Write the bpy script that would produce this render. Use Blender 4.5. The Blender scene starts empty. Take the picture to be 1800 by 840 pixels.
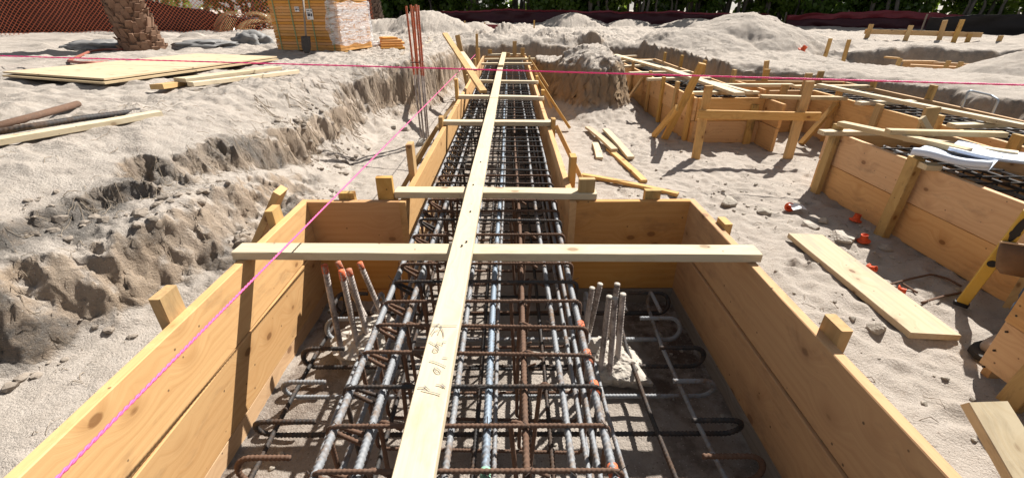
import bpy, math, random
import numpy as np
from mathutils import Vector, Matrix

R = math.radians
rnd = random.Random(7)
S = bpy.context.scene
COL = S.collection

# ------------------------------------------------------------------ camera, sky, sun, exposure
CAM_H, PITCH, YAW, F_PX = 1.57, R(27.6), R(-0.22), 775.0
cam_d = bpy.data.cameras.new('camera')
cam_d.sensor_width = 36.0
cam_d.lens = F_PX / 1800 * 36
cam_d.clip_start, cam_d.clip_end = 0.02, 600
cam = bpy.data.objects.new('camera', cam_d)
COL.objects.link(cam)
cam.location = (0, 0, CAM_H)
cam.rotation_euler = (R(90) - PITCH, 0, YAW)
S.camera = cam

SUN_TO = Vector((0.62, 0.70, 1.0)).normalized()
sun_d = bpy.data.lights.new('sun', 'SUN')
sun_d.energy, sun_d.angle, sun_d.color = 5.0, R(0.5), (1.0, 0.955, 0.88)
sun = bpy.data.objects.new('sun', sun_d)
COL.objects.link(sun)
sun.rotation_euler = SUN_TO.to_track_quat('Z', 'Y').to_euler()

world = bpy.data.worlds.new('World')
S.world = world
world.use_nodes = True
wn = world.node_tree.nodes
wl = world.node_tree.links
sky = wn.new('ShaderNodeTexSky')
sky.sky_type = 'NISHITA'
sky.sun_disc = False
sky.sun_elevation = math.asin(SUN_TO.z)
sky.sun_rotation = math.atan2(SUN_TO.x, SUN_TO.y)
bg = wn['Background']
bg.inputs['Strength'].default_value = 0.052
whs = wn.new('ShaderNodeHueSaturation')
whs.inputs['Saturation'].default_value = 0.35
wl.new(sky.outputs[0], whs.inputs['Color'])
wl.new(whs.outputs[0], bg.inputs[0])
S.view_settings.view_transform = 'Standard'
S.view_settings.look = 'None'
S.view_settings.gamma = 1.0
S.view_settings.exposure = 0.96
S.cycles.max_bounces = 8
S.cycles.transparent_max_bounces = 12

# ------------------------------------------------------------------ small helpers
CAM_M = Matrix.Rotation(YAW, 3, 'Z') @ Matrix.Rotation(R(90) - PITCH, 3, 'X')


def ray(px, py):
    return CAM_M @ Vector(((px - 900) / F_PX, (420 - py) / F_PX, -1))


def P(px, py, z):
    """the world point at height z that was measured at a spot of the survey photograph"""
    d = ray(px, py)
    t = (z - CAM_H) / d.z
    return Vector((d.x * t, d.y * t, z))


def Q(px, py, y):
    d = ray(px, py)
    t = y / d.y
    return Vector((d.x * t, y, CAM_H + d.z * t))


WM = {}


def wm(o):
    return WM.get(o.name, Matrix.Identity(4))


def tag(o, label=None, cat=None, group=None, kind=None):
    if label: o['label'] = label
    if cat: o['category'] = cat
    if group: o['group'] = group
    if kind: o['kind'] = kind
    return o


def thing(name, label, cat, loc=(0, 0, 0), group=None):
    o = bpy.data.objects.new(name, None)
    COL.objects.link(o)
    o.empty_display_size = 0.1
    o.location = loc
    WM[o.name] = Matrix.Translation(loc)
    return tag(o, label, cat, group)


def link(name, me, M=None, parent=None):
    o = bpy.data.objects.new(name, me)
    COL.objects.link(o)
    M = Matrix.Identity(4) if M is None else M
    WM[o.name] = M
    if parent is not None:
        o.parent = parent
        o.matrix_basis = wm(parent).inverted() @ M
    else:
        o.matrix_basis = M
    return o


def mesh(name, v, f, mat, smooth=False):
    me = bpy.data.meshes.new(name)
    me.from_pydata([tuple(p) for p in v], [], [tuple(q) for q in f])
    for m in (mat if isinstance(mat, (list, tuple)) else [mat]):
        me.materials.append(m)
    if smooth:
        me.polygons.foreach_set('use_smooth', [True] * len(me.polygons))
    me.update()
    return me


def obj(name, v, f, mat, parent=None, smooth=False, M=None):
    return link(name, mesh(name, v, f, mat, smooth), M, parent)


def frame(a, b, wdir=None):
    a, b = Vector(a), Vector(b)
    x = (b - a)
    L = x.length
    x.normalize()
    if wdir is None:
        wdir = Vector((0, 0, 1)).cross(x) if abs(x.z) < 0.95 else Vector((1, 0, 0))
    y = Vector(wdir)
    y = (y - x * y.dot(x)).normalized()
    z = x.cross(y)
    M = Matrix((x, y, z)).transposed().to_4x4()
    M.translation = (a + b) / 2
    return M, L


def board_mesh(name, L, w, t, mat, warp=0.002, ch=0.003, crook=0.0, cut=0.0):
    n = max(2, int(L / 0.18))
    hw, ht = w / 2, t / 2
    sec = [(-hw + ch, -ht), (hw - ch, -ht), (hw, -ht + ch), (hw, ht - ch), (hw - ch, ht), (-hw + ch, ht), (-hw, ht - ch), (-hw, -ht + ch)]
    v, f = [], []
    ph = rnd.uniform(0, 6.28)
    tw = rnd.uniform(-1, 1) * warp * 4
    for i in range(n + 1):
        s = i / n
        x = (s - 0.5) * L
        dz = warp * math.sin(ph + s * 4.2) + crook * (1 - (2 * s - 1) ** 2)
        dy = warp * math.sin(ph * 1.7 + s * 5.0)
        for (yy, zz) in sec:
            jx = (cut * yy if i in (0, n) else 0)
            v.append((x + jx, yy + dy + rnd.uniform(-1, 1) * 0.0006 - tw * zz * (s - .5), zz + dz + tw * yy * (s - .5) + rnd.uniform(-1, 1) * 0.0006))
    k = 8
    for i in range(n):
        for j in range(k):
            a = i * k + j
            b = i * k + (j + 1) % k
            f.append((a, b, b + k, a + k))
    f.append(tuple(reversed(range(k))))
    f.append(tuple(n * k + j for j in range(k)))
    return mesh(name, v, f, mat)


def board(name, a, b, w, t, mat, parent=None, wdir=None, **kw):
    M, L = frame(a, b, wdir)
    return link(name, board_mesh(name, L, w, t, mat, **kw), M, parent)


def fillet(pts, r, n=5):
    pts = [Vector(p) for p in pts]
    out = [pts[0]]
    for i in range(1, len(pts) - 1):
        p, a, b = pts[i], pts[i - 1], pts[i + 1]
        u, w = (a - p), (b - p)
        lu, lw = u.length, w.length
        u.normalize(); w.normalize()
        ang = u.angle(w)
        d = min(r / math.tan(ang / 2), lu * 0.45, lw * 0.45)
        p0, p1 = p + u * d, p + w * d
        for k in range(n + 1):
            s = k / n
            out.append(p0.lerp(p, s).lerp(p.lerp(p1, s), s))
    out.append(pts[-1])
    return out


def resample(pts, step):
    pts = [Vector(p) for p in pts]
    out = [pts[0].copy()]
    for a, b in zip(pts[:-1], pts[1:]):
        d = (b - a).length
        n = max(1, int(round(d / (step((a + b) / 2) if callable(step) else step))))
        for k in range(1, n + 1):
            out.append(a.lerp(b, k / n))
    return out


def tube(pts, r, sides=8, pitch=None, rib=0.24, cap=True, squash=None):
    pts = [Vector(p) for p in pts]
    n = len(pts)
    v, f = [], []
    prev = None
    s = 0.0
    for i, p in enumerate(pts):
        t = (pts[min(i + 1, n - 1)] - pts[max(i - 1, 0)]).normalized()
        if prev is None:
            ref = Vector((0, 0, 1)) if abs(t.z) < 0.9 else Vector((0, 1, 0))
            u = (ref - t * ref.dot(t)).normalized()
        else:
            u = (prev - t * prev.dot(t)).normalized()
        w = t.cross(u)
        prev = u
        if i: s += (p - pts[i - 1]).length
        ri = r(i / (n - 1)) if callable(r) else r
        for k in range(sides):
            a = 2 * math.pi * k / sides
            rr = ri
            if pitch:
                c = math.cos(2 * math.pi * s / pitch + (a if a < math.pi else 2 * math.pi - a) * 1.6)
                rr = ri * (0.88 + rib * max(0.0, c) ** 0.8)
                if k == 0 or k * 2 == sides: rr = ri * (1.0 + rib * .7)
            v.append(p + u * (rr * math.cos(a)) + w * (rr * math.sin(a)))
    for i in range(n - 1):
        for k in range(sides):
            a, b = i * sides + k, i * sides + (k + 1) % sides
            f.append((a, b, b + sides, a + sides))
    if cap:
        f.append(tuple(reversed(range(sides))))
        f.append(tuple((n - 1) * sides + k for k in range(sides)))
    return v, f


def join(parts):
    V, F = [], []
    for v, f in parts:
        o = len(V)
        V.extend(v)
        F.extend(tuple(i + o for i in q) for q in f)
    return V, F


# ------------------------------------------------------------------ noise
_pr = np.random.RandomState(11)
PERM = _pr.permutation(512)
PERM = np.concatenate([PERM, PERM, PERM])
GR3 = _pr.normal(size=(512, 3))
GR3 /= np.linalg.norm(GR3, axis=1)[:, None]


def perlin(x, y, z=0.0):
    x, y, z = np.broadcast_arrays(np.asarray(x, float), np.asarray(y, float), np.asarray(z, float))
    xi, yi, zi = np.floor(x).astype(int), np.floor(y).astype(int), np.floor(z).astype(int)
    xf, yf, zf = x - xi, y - yi, z - zi
    u, v, w = [t * t * t * (t * (t * 6 - 15) + 10) for t in (xf, yf, zf)]

    def g(dx, dy, dz):
        h = PERM[(PERM[(PERM[(xi + dx) % 512] + yi + dy) % 512] + zi + dz) % 512]
        q = GR3[h]
        return q[..., 0] * (xf - dx) + q[..., 1] * (yf - dy) + q[..., 2] * (zf - dz)
    l = lambda a, b, t: a + (b - a) * t
    return 1.6 * l(l(l(g(0, 0, 0), g(1, 0, 0), u), l(g(0, 1, 0), g(1, 1, 0), u), v),
                   l(l(g(0, 0, 1), g(1, 0, 1), u), l(g(0, 1, 1), g(1, 1, 1), u), v), w)


def fbm(x, y, z=0.0, o=4, ridged=False):
    r, a, s = 0, 0.5, 0
    for k in range(o):
        q = perlin(x, y, np.asarray(z) + k * 7.3)
        r = r + a * ((1 - 2 * np.abs(q)) if ridged else q)
        s += a
        a *= 0.5
        x, y, z = np.asarray(x) * 2.03, np.asarray(y) * 2.03, np.asarray(z) * 2.03
    return r / s


def sst(e0, e1, x):
    t = np.clip((x - e0) / (e1 - e0), 0, 1)
    return t * t * (3 - 2 * t)


# ------------------------------------------------------------------ materials
class NT:
    def __init__(self, name):
        self.m = bpy.data.materials.new(name)
        self.m.use_nodes = True
        self.n = self.m.node_tree.nodes
        self.l = self.m.node_tree.links
        self.b = self.n['Principled BSDF']

    def put(self, sock, val):
        if isinstance(val, bpy.types.NodeSocket): self.l.new(val, sock)
        else: sock.default_value = val

    def co(self, which='Object'):
        return self.n.new('ShaderNodeTexCoord').outputs[which]

    def rand(self):
        return self.n.new('ShaderNodeObjectInfo').outputs['Random']

    def math(self, op, a, b=0.0, c=None, clamp=False):
        q = self.n.new('ShaderNodeMath')
        q.operation = op
        q.use_clamp = clamp
        self.put(q.inputs[0], a); self.put(q.inputs[1], b)
        if c is not None: self.put(q.inputs[2], c)
        return q.outputs[0]

    def vmath(self, op, a, b):
        q = self.n.new('ShaderNodeVectorMath')
        q.operation = op
        self.put(q.inputs[0], a)
        self.put(q.inputs[1], b)
        return q.outputs[0]

    def noise(self, vec, scale, detail=3, rough=0.55, dist=0.0):
        q = self.n.new('ShaderNodeTexNoise')
        self.put(q.inputs['Vector'], vec)
        q.inputs['Scale'].default_value = scale
        q.inputs['Detail'].default_value = detail
        q.inputs['Roughness'].default_value = rough
        q.inputs['Distortion'].default_value = dist
        return q.outputs['Fac']

    def vor(self, vec, scale, feat='F1', out='Distance'):
        q = self.n.new('ShaderNodeTexVoronoi')
        q.feature = feat
        self.put(q.inputs['Vector'], vec)
        q.inputs['Scale'].default_value = scale
        return q.outputs[out]

    def ramp(self, fac, stops):
        q = self.n.new('ShaderNodeValToRGB')
        self.put(q.inputs[0], fac)
        e = q.color_ramp.elements
        while len(e) < len(stops): e.new(0.5)
        for i, (p, c) in enumerate(stops):
            e[i].position = p
            e[i].color = (c, c, c, 1) if isinstance(c, (int, float)) else (*c, 1)
        return q.outputs[0]

    def mix(self, fac, a, b, mode='MIX'):
        q = self.n.new('ShaderNodeMix')
        q.data_type = 'RGBA'
        q.blend_type = mode
        self.put(q.inputs[0], fac)
        for s, val in ((q.inputs[6], a), (q.inputs[7], b)):
            if isinstance(val, tuple) and len(val) == 3: val = (*val, 1)
            self.put(s, val)
        return q.outputs[2]

    def bump(self, h, dist, strength=1.0, normal=None):
        q = self.n.new('ShaderNodeBump')
        self.put(q.inputs['Height'], h)
        q.inputs['Distance'].default_value = dist
        q.inputs['Strength'].default_value = strength
        if normal is not None: self.l.new(normal, q.inputs['Normal'])
        return q.outputs[0]

    def out(self, color, rough=0.6, bump=None, metal=0.0, spec=0.3):
        if isinstance(color, tuple) and len(color) == 3: color = (*color, 1)
        self.put(self.b.inputs['Base Color'], color)
        self.put(self.b.inputs['Roughness'], rough)
        self.put(self.b.inputs['Metallic'], metal)
        self.b.inputs['Specular IOR Level'].default_value = spec
        if bump is not None: self.l.new(bump, self.b.inputs['Normal'])
        return self.m


def wood(name, light, dark, knot=(0.16, 0.07, 0.025), dirt=0.0, grain=1.0, knots=1.0, dirtcol=(0.10, 0.07, 0.05), ring=5.0):
    k = NT(name)
    off = k.n.new('ShaderNodeCombineXYZ')
    r = k.rand()
    k.put(off.inputs[0], k.math('MULTIPLY', r, 37.0))
    k.put(off.inputs[1], k.math('MULTIPLY', r, 91.0))
    k.put(off.inputs[2], k.math('MULTIPLY', r, 53.0))
    co = k.vmath('ADD', k.co(), off.outputs[0])
    kd = k.vor(k.vmath('MULTIPLY', co, (4.2, 6.5, 6.5)), 1.0)
    pull = k.math('MULTIPLY', k.math('SUBTRACT', 0.5, kd, clamp=True), 0.16)
    shift = k.n.new('ShaderNodeCombineXYZ')
    k.put(shift.inputs[1], pull)
    co2 = k.vmath('ADD', co, shift.outputs[0])
    st = k.vmath('MULTIPLY', co2, (0.55, 8.0, 8.0))
    wv = k.n.new('ShaderNodeTexWave')
    wv.bands_direction = 'Y'
    k.put(wv.inputs['Vector'], st)
    wv.inputs['Scale'].default_value = ring / 5
    wv.inputs['Distortion'].default_value = 7.0
    wv.inputs['Detail'].default_value = 2.0
    wv.inputs['Detail Scale'].default_value = 0.8
    fine = k.noise(k.vmath('MULTIPLY', co2, (3, 110, 110)), 1.0, 4, 0.65)
    broad = k.noise(k.vmath('MULTIPLY', co, (0.8, 5, 5)), 1.0, 3, 0.6)
    g = k.math('MULTIPLY', k.math('POWER', wv.outputs[1], 1.8), 0.20 * grain)
    g = k.math('ADD', g, k.math('MULTIPLY', k.math('SUBTRACT', fine, 0.5), 0.95 * grain))
    g = k.math('ADD', g, k.math('MULTIPLY', k.math('SUBTRACT', broad, 0.38), 0.9), clamp=True)
    c = k.mix(g, light, dark)
    halo = k.ramp(kd, [(0.13, 1.0), (0.30, 0.0)])
    c = k.mix(k.math('MULTIPLY', halo, 0.35 * knots), c, tuple(x * .75 for x in dark))
    core = k.ramp(k.math('ADD', kd, k.math('MULTIPLY', k.math('SUBTRACT', fine, 0.5), 0.05)), [(0.085, 1.0), (0.12, 0.0)])
    c = k.mix(k.math('MULTIPLY', core, 0.8 * knots), c, knot)
    # wear: smudges, scuffs and little nail marks that belong to the board
    sm = k.noise(k.vmath('MULTIPLY', co, (3, 7, 7)), 1.0, 5, 0.7)
    c = k.mix(k.ramp(sm, [(0.55, 0.0), (0.75, 0.35 + 0.6 * dirt)]), c, dirtcol)
    sp = k.vor(co, 13.0)
    c = k.mix(k.ramp(sp, [(0.045, 0.75), (0.075, 0.0)]), c, (0.05, 0.03, 0.02))
    hs = k.n.new('ShaderNodeHueSaturation')
    k.put(hs.inputs['Color'], c)
    k.put(hs.inputs['Hue'], k.math('ADD', 0.494, k.math('MULTIPLY', k.math('FRACT', k.math('MULTIPLY', r, 7.7)), 0.006)))
    k.put(hs.inputs['Saturation'], k.math('ADD', 0.88, k.math('MULTIPLY', k.math('FRACT', k.math('MULTIPLY', r, 17.3)), 0.22)))
    k.put(hs.inputs['Value'], k.math('ADD', 0.84, k.math('MULTIPLY', k.math('FRACT', k.math('MULTIPLY', r, 3.1)), 0.22)))
    b = k.bump(k.math('ADD', fine, k.math('MULTIPLY', core, -0.4)), 0.0012, 0.6)
    return k.out(hs.outputs[0], k.math('ADD', 0.62, k.math('MULTIPLY', fine, 0.25)), b, 0.0, 0.2)


W_PALE = wood('pale_pine', (0.62, 0.53, 0.37), (0.49, 0.375, 0.22), grain=0.8, knots=0.7)
W_FORM = wood('form_pine', (0.61, 0.385, 0.18), (0.45, 0.235, 0.088), knots=0.9, grain=1.0, dirt=.22, dirtcol=(0.16, 0.10, 0.06))
W_FORM_SHADE = wood('form_pine_shade', (0.58, 0.325, 0.125), (0.43, 0.19, 0.06), knots=0.8, grain=0.9, dirt=.22, dirtcol=(0.16, 0.08, 0.05))  # form wood reddened for the shaded box walls, shade painted into its colour
W_STAKE = wood('stake_pine', (0.54, 0.35, 0.135), (0.37, 0.205, 0.065), dirt=0.25)
W_DIRTY = wood('dirty_pine', (0.50, 0.35, 0.15), (0.34, 0.20, 0.08), dirt=1.0, dirtcol=(0.07, 0.05, 0.035))
W_SAND = wood('sandy_pine', (0.56, 0.45, 0.28), (0.42, 0.30, 0.16), dirt=0.8, dirtcol=(0.36, 0.30, 0.24))
W_PLY = wood('plywood', (0.53, 0.42, 0.265), (0.42, 0.30, 0.17), dirt=0.1, grain=0.7)
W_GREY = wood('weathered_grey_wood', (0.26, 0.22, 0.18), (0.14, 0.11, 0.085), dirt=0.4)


def steel(name, base, rust, amount, rough=0.42, metal=0.75, dust=0.25):
    k = NT(name)
    off = k.n.new('ShaderNodeCombineXYZ')
    r = k.rand()
    for i in range(3): k.put(off.inputs[i], k.math('MULTIPLY', r, 31.0 + 17 * i))
    co = k.vmath('ADD', k.co(), off.outputs[0])
    n1 = k.noise(co, 7.0, 5, 0.65)
    n2 = k.noise(co, 60.0, 3, 0.6)
    mixv = k.math('ADD', k.math('MULTIPLY', n1, 0.75), k.math('MULTIPLY', n2, 0.35))
    fac = k.ramp(mixv, [(0.62 - amount * 0.4, 0.0), (0.74 - amount * 0.3, 1.0)])
    c = k.mix(fac, base, rust)
    c = k.mix(k.ramp(n2, [(0.5, 0.0), (0.8, dust)]), c, (0.42, 0.38, 0.33))
    k.b.inputs['Metallic'].default_value = metal
    met = k.math('MULTIPLY', k.math('SUBTRACT', 1.0, fac), metal)
    return k.out(c, k.math('ADD', rough, k.math('MULTIPLY', fac, 0.2)), k.bump(n2, 0.0008, 0.8), met, 0.25)


ST_GREY = steel('mill_scale_steel', (0.24, 0.25, 0.265), (0.16, 0.105, 0.07), 0.2, 0.68, 0.2, 0.25)
ST_BLUE = steel('bluish_steel', (0.22, 0.27, 0.33), (0.12, 0.085, 0.06), 0.1, 0.64, 0.2, 0.2)
ST_DARK = steel('dark_steel', (0.045, 0.043, 0.043), (0.075, 0.047, 0.032), 0.25, 0.65, 0.25, 0.08)
ST_RUST = steel('rusty_steel', (0.075, 0.06, 0.05), (0.125, 0.072, 0.048), 0.75, 0.7, 0.2, 0.1)
ST_DOWEL = steel('mortar_splashed_steel', (0.20, 0.165, 0.15), (0.50, 0.44, 0.40), 0.42, 0.75, 0.1, 0.45)


def plain(name, col, rough=0.6, var=0.12, scale=30.0, bumpd=0.0005, metal=0.0, spec=0.3):
    k = NT(name)
    n = k.noise(k.co(), scale, 4, 0.6)
    lo = tuple(c * (1 - var) for c in col)
    hi = tuple(min(1, c * (1 + var)) for c in col)
    return k.out(k.mix(n, lo, hi), rough, k.bump(n, bumpd, 0.5), metal, spec)


M_ORANGE = plain('orange_plastic', (0.60, 0.085, 0.025), 0.6, 0.35, 40)
M_OPAINT = steel('orange_paint', (0.62, 0.13, 0.05), (0.30, 0.14, 0.09), 0.35, 0.75, 0.0, 0.3)
M_ORUST = steel('faded_orange_paint', (0.52, 0.12, 0.045), (0.28, 0.10, 0.05), 0.25, 0.75, 0.0, 0.15)
M_PURPLE = plain('purple_paint', (0.30, 0.03, 0.30), 0.7, 0.3, 60)
M_GREEN = plain('green_paint', (0.22, 0.42, 0.30), 0.7, 0.3, 60)
M_BLACK = plain('black_rubber', (0.015, 0.015, 0.017), 0.6)
M_SILT = plain('black_silt_fabric', (0.016, 0.014, 0.014), 0.75, 0.5, 3)
M_PENCIL = plain('pencil_graphite', (0.21, 0.195, 0.18), 0.5)
M_PAPER = plain('drawing_paper', (0.58, 0.64, 0.76), 0.55, 0.04, 8)
M_PAPERLINE = plain('drawing_ink', (0.25, 0.27, 0.33), 0.6)
M_LABEL = plain('label_paper', (0.75, 0.75, 0.76), 0.5, 0.04)
M_INK = plain('label_ink', (0.06, 0.06, 0.08), 0.6)
M_STRAP = plain('green_strap', (0.20, 0.27, 0.13), 0.4)
M_LEVEL = plain('yellow_paint', (0.46, 0.295, 0.05), 0.4, 0.08)
M_LEATHER = plain('brown_leather', (0.13, 0.075, 0.04), 0.6, 0.3, 25, 0.002)
M_TAN = plain('tan_leather', (0.46, 0.32, 0.20), 0.6, 0.15)
M_DENIM = plain('denim', (0.045, 0.07, 0.11), 0.85, 0.35, 18, 0.004)
M_BOOT = plain('dusty_boot_leather', (0.26, 0.22, 0.19), 0.6, 0.3, 20, 0.002)
M_SOLE = plain('boot_sole', (0.03, 0.028, 0.026), 0.7)
M_SHIRT = plain('hi_vis_shirt', (0.50, 0.55, 0.06), 0.8, 0.15)
M_SKIN = plain('skin', (0.42, 0.25, 0.17), 0.5, 0.1)
M_HAT = plain('white_helmet', (0.75, 0.75, 0.73), 0.3, 0.03)
M_HAIR = plain('dark_hair', (0.02, 0.015, 0.012), 0.6)
M_GALV = plain('blue_grey_pipe', (0.33, 0.38, 0.44), 0.4, 0.15, 40, 0.0003, 0.4)
M_SHOVEL = plain('worn_steel', (0.075, 0.065, 0.058), 0.8, 0.5, 30, 0.001, 0.2)
M_HOSE = plain('red_brown_hose', (0.28, 0.09, 0.06), 0.5, 0.25)
M_BUCKET = plain('grey_plastic', (0.13, 0.14, 0.16), 0.5)
M_NAIL = plain('nail_head', (0.02, 0.018, 0.016), 0.6)


def rope_mat(name, col):
    k = NT(name)
    n = k.noise(k.co(), 400.0, 2, 0.6)
    k.put(k.b.inputs['Subsurface Weight'], 0.0)
    return k.out(k.mix(n, tuple(c * .8 for c in col), tuple(min(1, c * 1.15) for c in col)), 0.55)


M_PINK = rope_mat('pink_line', (0.82, 0.12, 0.32))
M_RED = rope_mat('rose_line', (0.85, 0.05, 0.24))


def rocky(name, c0, c1, sc=9.0):
    k = NT(name)
    co = k.vmath('ADD', k.co(), k.n.new('ShaderNodeObjectInfo').outputs['Location'])
    n = k.noise(co, sc, 6, 0.65)
    n2 = k.noise(co, sc * 8, 4, 0.7)
    c = k.mix(n, c0, c1)
    c = k.mix(k.ramp(n2, [(0.5, 0.0), (0.75, 0.5)]), c, tuple(x * .55 for x in c0))
    return k.out(c, 0.9, k.bump(n2, 0.006, 0.8), 0, 0.1)


M_CONC = rocky('broken_concrete', (0.34, 0.30, 0.26), (0.55, 0.51, 0.45))
M_ROCK = rocky('grey_stone', (0.25, 0.22, 0.19), (0.46, 0.42, 0.36))
M_CLOD = rocky('dark_soil_clod', (0.17, 0.14, 0.115), (0.36, 0.31, 0.26))


def sand_mat():
    k = NT('sand')
    co = k.co()
    att = k.n.new('ShaderNodeAttribute')
    att.attribute_name = 'soil'
    soil, face, wet = k.n.new('ShaderNodeSeparateColor'), None, None
    k.l.new(att.outputs['Color'], soil.inputs[0])
    dark_f, tan_f, mud_shade_f = soil.outputs[0], soil.outputs[1], soil.outputs[2]
    n0 = k.noise(co, 1.3, 5, 0.6)
    n1 = k.noise(co, 9.0, 6, 0.65)
    n2 = k.noise(co, 75.0, 4, 0.7)
    n3 = k.noise(co, 420.0, 2, 0.6)
    c = k.mix(n0, (0.385, 0.338, 0.294), (0.468, 0.42, 0.374))
    c = k.mix(k.ramp(n1, [(0.4, 0.0), (0.68, 0.4)]), c, (0.34, 0.29, 0.243))
    # vertical run marks on the cut faces
    str_ = k.noise(k.vmath('MULTIPLY', co, (9, 9, 1.4)), 1.0, 5, 0.65)
    tanc = k.mix(str_, (0.24, 0.16, 0.10), (0.39, 0.29, 0.19))
    c = k.mix(tan_f, c, tanc)
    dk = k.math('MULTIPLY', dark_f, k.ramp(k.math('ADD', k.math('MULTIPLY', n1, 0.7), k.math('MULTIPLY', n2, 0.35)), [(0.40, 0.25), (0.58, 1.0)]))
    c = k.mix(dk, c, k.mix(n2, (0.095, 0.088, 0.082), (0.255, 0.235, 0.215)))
    c = k.mix(k.math('MULTIPLY', mud_shade_f, k.ramp(n1, [(0.42, 1.0), (0.6, 0.25)])), c, k.mix(n2, (0.075, 0.054, 0.042), (0.17, 0.125, 0.098)))  # mud tone, also carrying the painted shade along the right wall
    c = k.mix(k.ramp(n2, [(0.52, 0.0), (0.72, 0.35)]), c, (0.22, 0.18, 0.15))
    # specks of shell and grit
    vd = k.vor(co, 55.0)
    c = k.mix(k.ramp(vd, [(0.09, 0.7), (0.13, 0.0)]), c, (0.62, 0.58, 0.52))
    vd2 = k.vor(k.vmath('ADD', co, (3.3, 1.7, 0.4)), 33.0)
    c = k.mix(k.ramp(vd2, [(0.08, 0.7), (0.12, 0.0)]), c, (0.12, 0.095, 0.075))
    h = k.math('ADD', k.math('MULTIPLY', n1, 0.8), k.math('MULTIPLY', n2, 0.6))
    h = k.math('ADD', h, k.math('MULTIPLY', n3, 0.16))
    rag = k.noise(co, 22.0, 8, 0.75)
    h = k.math('ADD', h, k.math('MULTIPLY', k.math('MULTIPLY', rag, dark_f), 3.0))
    h = k.math('ADD', h, k.math('MULTIPLY', k.math('MULTIPLY', str_, tan_f), 1.2))
    b = k.bump(h, 0.034, 0.8)
    return k.out(c, 0.95, b, 0, 0.08)


M_SANDM = sand_mat()


def leaf_mat(name, c0, c1, trans=0.35):
    k = NT(name)
    n = k.noise(k.co(), 1.1, 3, 0.6)
    n2 = k.noise(k.co(), 9.0, 2, 0.5)
    c = k.mix(k.math('ADD', k.math('MULTIPLY', n, 0.5), k.math('MULTIPLY', n2, 0.5)), c0, c1)
    k.out(c, 0.3, None, 0, 0.6)
    t = k.n.new('ShaderNodeBsdfTranslucent')
    k.put(t.inputs[0], k.mix(0.5, c, (0.22, 0.32, 0.03)))
    ms = k.n.new('ShaderNodeMixShader')
    ms.inputs[0].default_value = trans
    k.l.new(k.b.outputs[0], ms.inputs[1])
    k.l.new(t.outputs[0], ms.inputs[2])
    k.l.new(ms.outputs[0], k.n['Material Output'].inputs[0])
    return k.m


M_LEAF = leaf_mat('round_leaf', (0.12, 0.21, 0.035), (0.26, 0.34, 0.065), .68)
M_LEAFD = leaf_mat('dark_leaf', (0.08, 0.155, 0.03), (0.16, 0.24, 0.05), 0.6)
M_FROND = leaf_mat('palm_frond', (0.05, 0.09, 0.02), (0.10, 0.14, 0.035))
M_DRY = leaf_mat('dry_frond', (0.36, 0.25, 0.12), (0.50, 0.38, 0.2), 0.2)
M_STEM = rocky('grey_bark', (0.10, 0.085, 0.07), (0.24, 0.21, 0.18), 6)
M_PALM = rocky('palm_boot_bark', (0.10, 0.045, 0.03), (0.38, 0.25, 0.17), 5)
M_PALMD = rocky('dark_palm_bark', (0.075, 0.05, 0.04), (0.20, 0.15, 0.12), 7)


def net_mat(name, col, trans=0.25):
    k = NT(name)
    n = k.noise(k.co(), 4.0, 4, 0.6)
    c = k.mix(n, tuple(x * .7 for x in col), tuple(min(1, x * 1.2) for x in col))
    k.out(c, 0.5, None, 0, 0.3)
    return k.m


M_NET = net_mat('orange_netting', (0.68, 0.18, 0.085))
M_REDF = net_mat('dark_red_fabric', (0.06, 0.014, 0.02))
M_REDN = net_mat('red_net_edge', (0.21, 0.03, 0.04))


def film_mat():
    k = NT('stretch_film')
    n = k.noise(k.vmath('MULTIPLY', k.co(), (2, 2, 9)), 3.0, 5, 0.7, 1.0)
    b = k.bump(n, 0.04, 1.0)
    k.out((0.85, 0.85, 0.88), 0.18, b, 0, 0.7)
    t = k.n.new('ShaderNodeBsdfTransparent')
    ms = k.n.new('ShaderNodeMixShader')
    k.put(ms.inputs[0], k.ramp(n, [(0.36, 0.15), (0.64, 0.85)]))
    k.l.new(t.outputs[0], ms.inputs[1])
    k.l.new(k.b.outputs[0], ms.inputs[2])
    k.l.new(ms.outputs[0], k.n['Material Output'].inputs[0])
    return k.m


M_FILM = film_mat()

# ------------------------------------------------------------------ layout numbers (metres; pit floor about z = 0)
TOP = 0.62                                     # top edge of the formwork
BX0, BX1, BY0, BY1 = -1.124, 0.996, -0.35, 2.26    # inside of the pile box
TX0, TX1, TY1 = -0.575, 0.325, 10.65               # inside of the long beam
TH = 0.038
BW = 0.286


# ------------------------------------------------------------------ the ground
def pl(x, xs, ys): return np.interp(x, xs, ys)


def grade(x, y):
    g = 0.80 + 0 * x
    g = g + (0.64 - 0.80) * sst(2.5, 5.5, x) * sst(16, 12, y)
    g = g - 0.13 * sst(5, 8, x) * sst(10.5, 8.5, y)
    g = g + 0.10 * sst(9, 13, y) * sst(4, 0, x)
    g = g + 0.07 * fbm(x * 0.45, y * 0.45, 3.1, 3)
    return g


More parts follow.
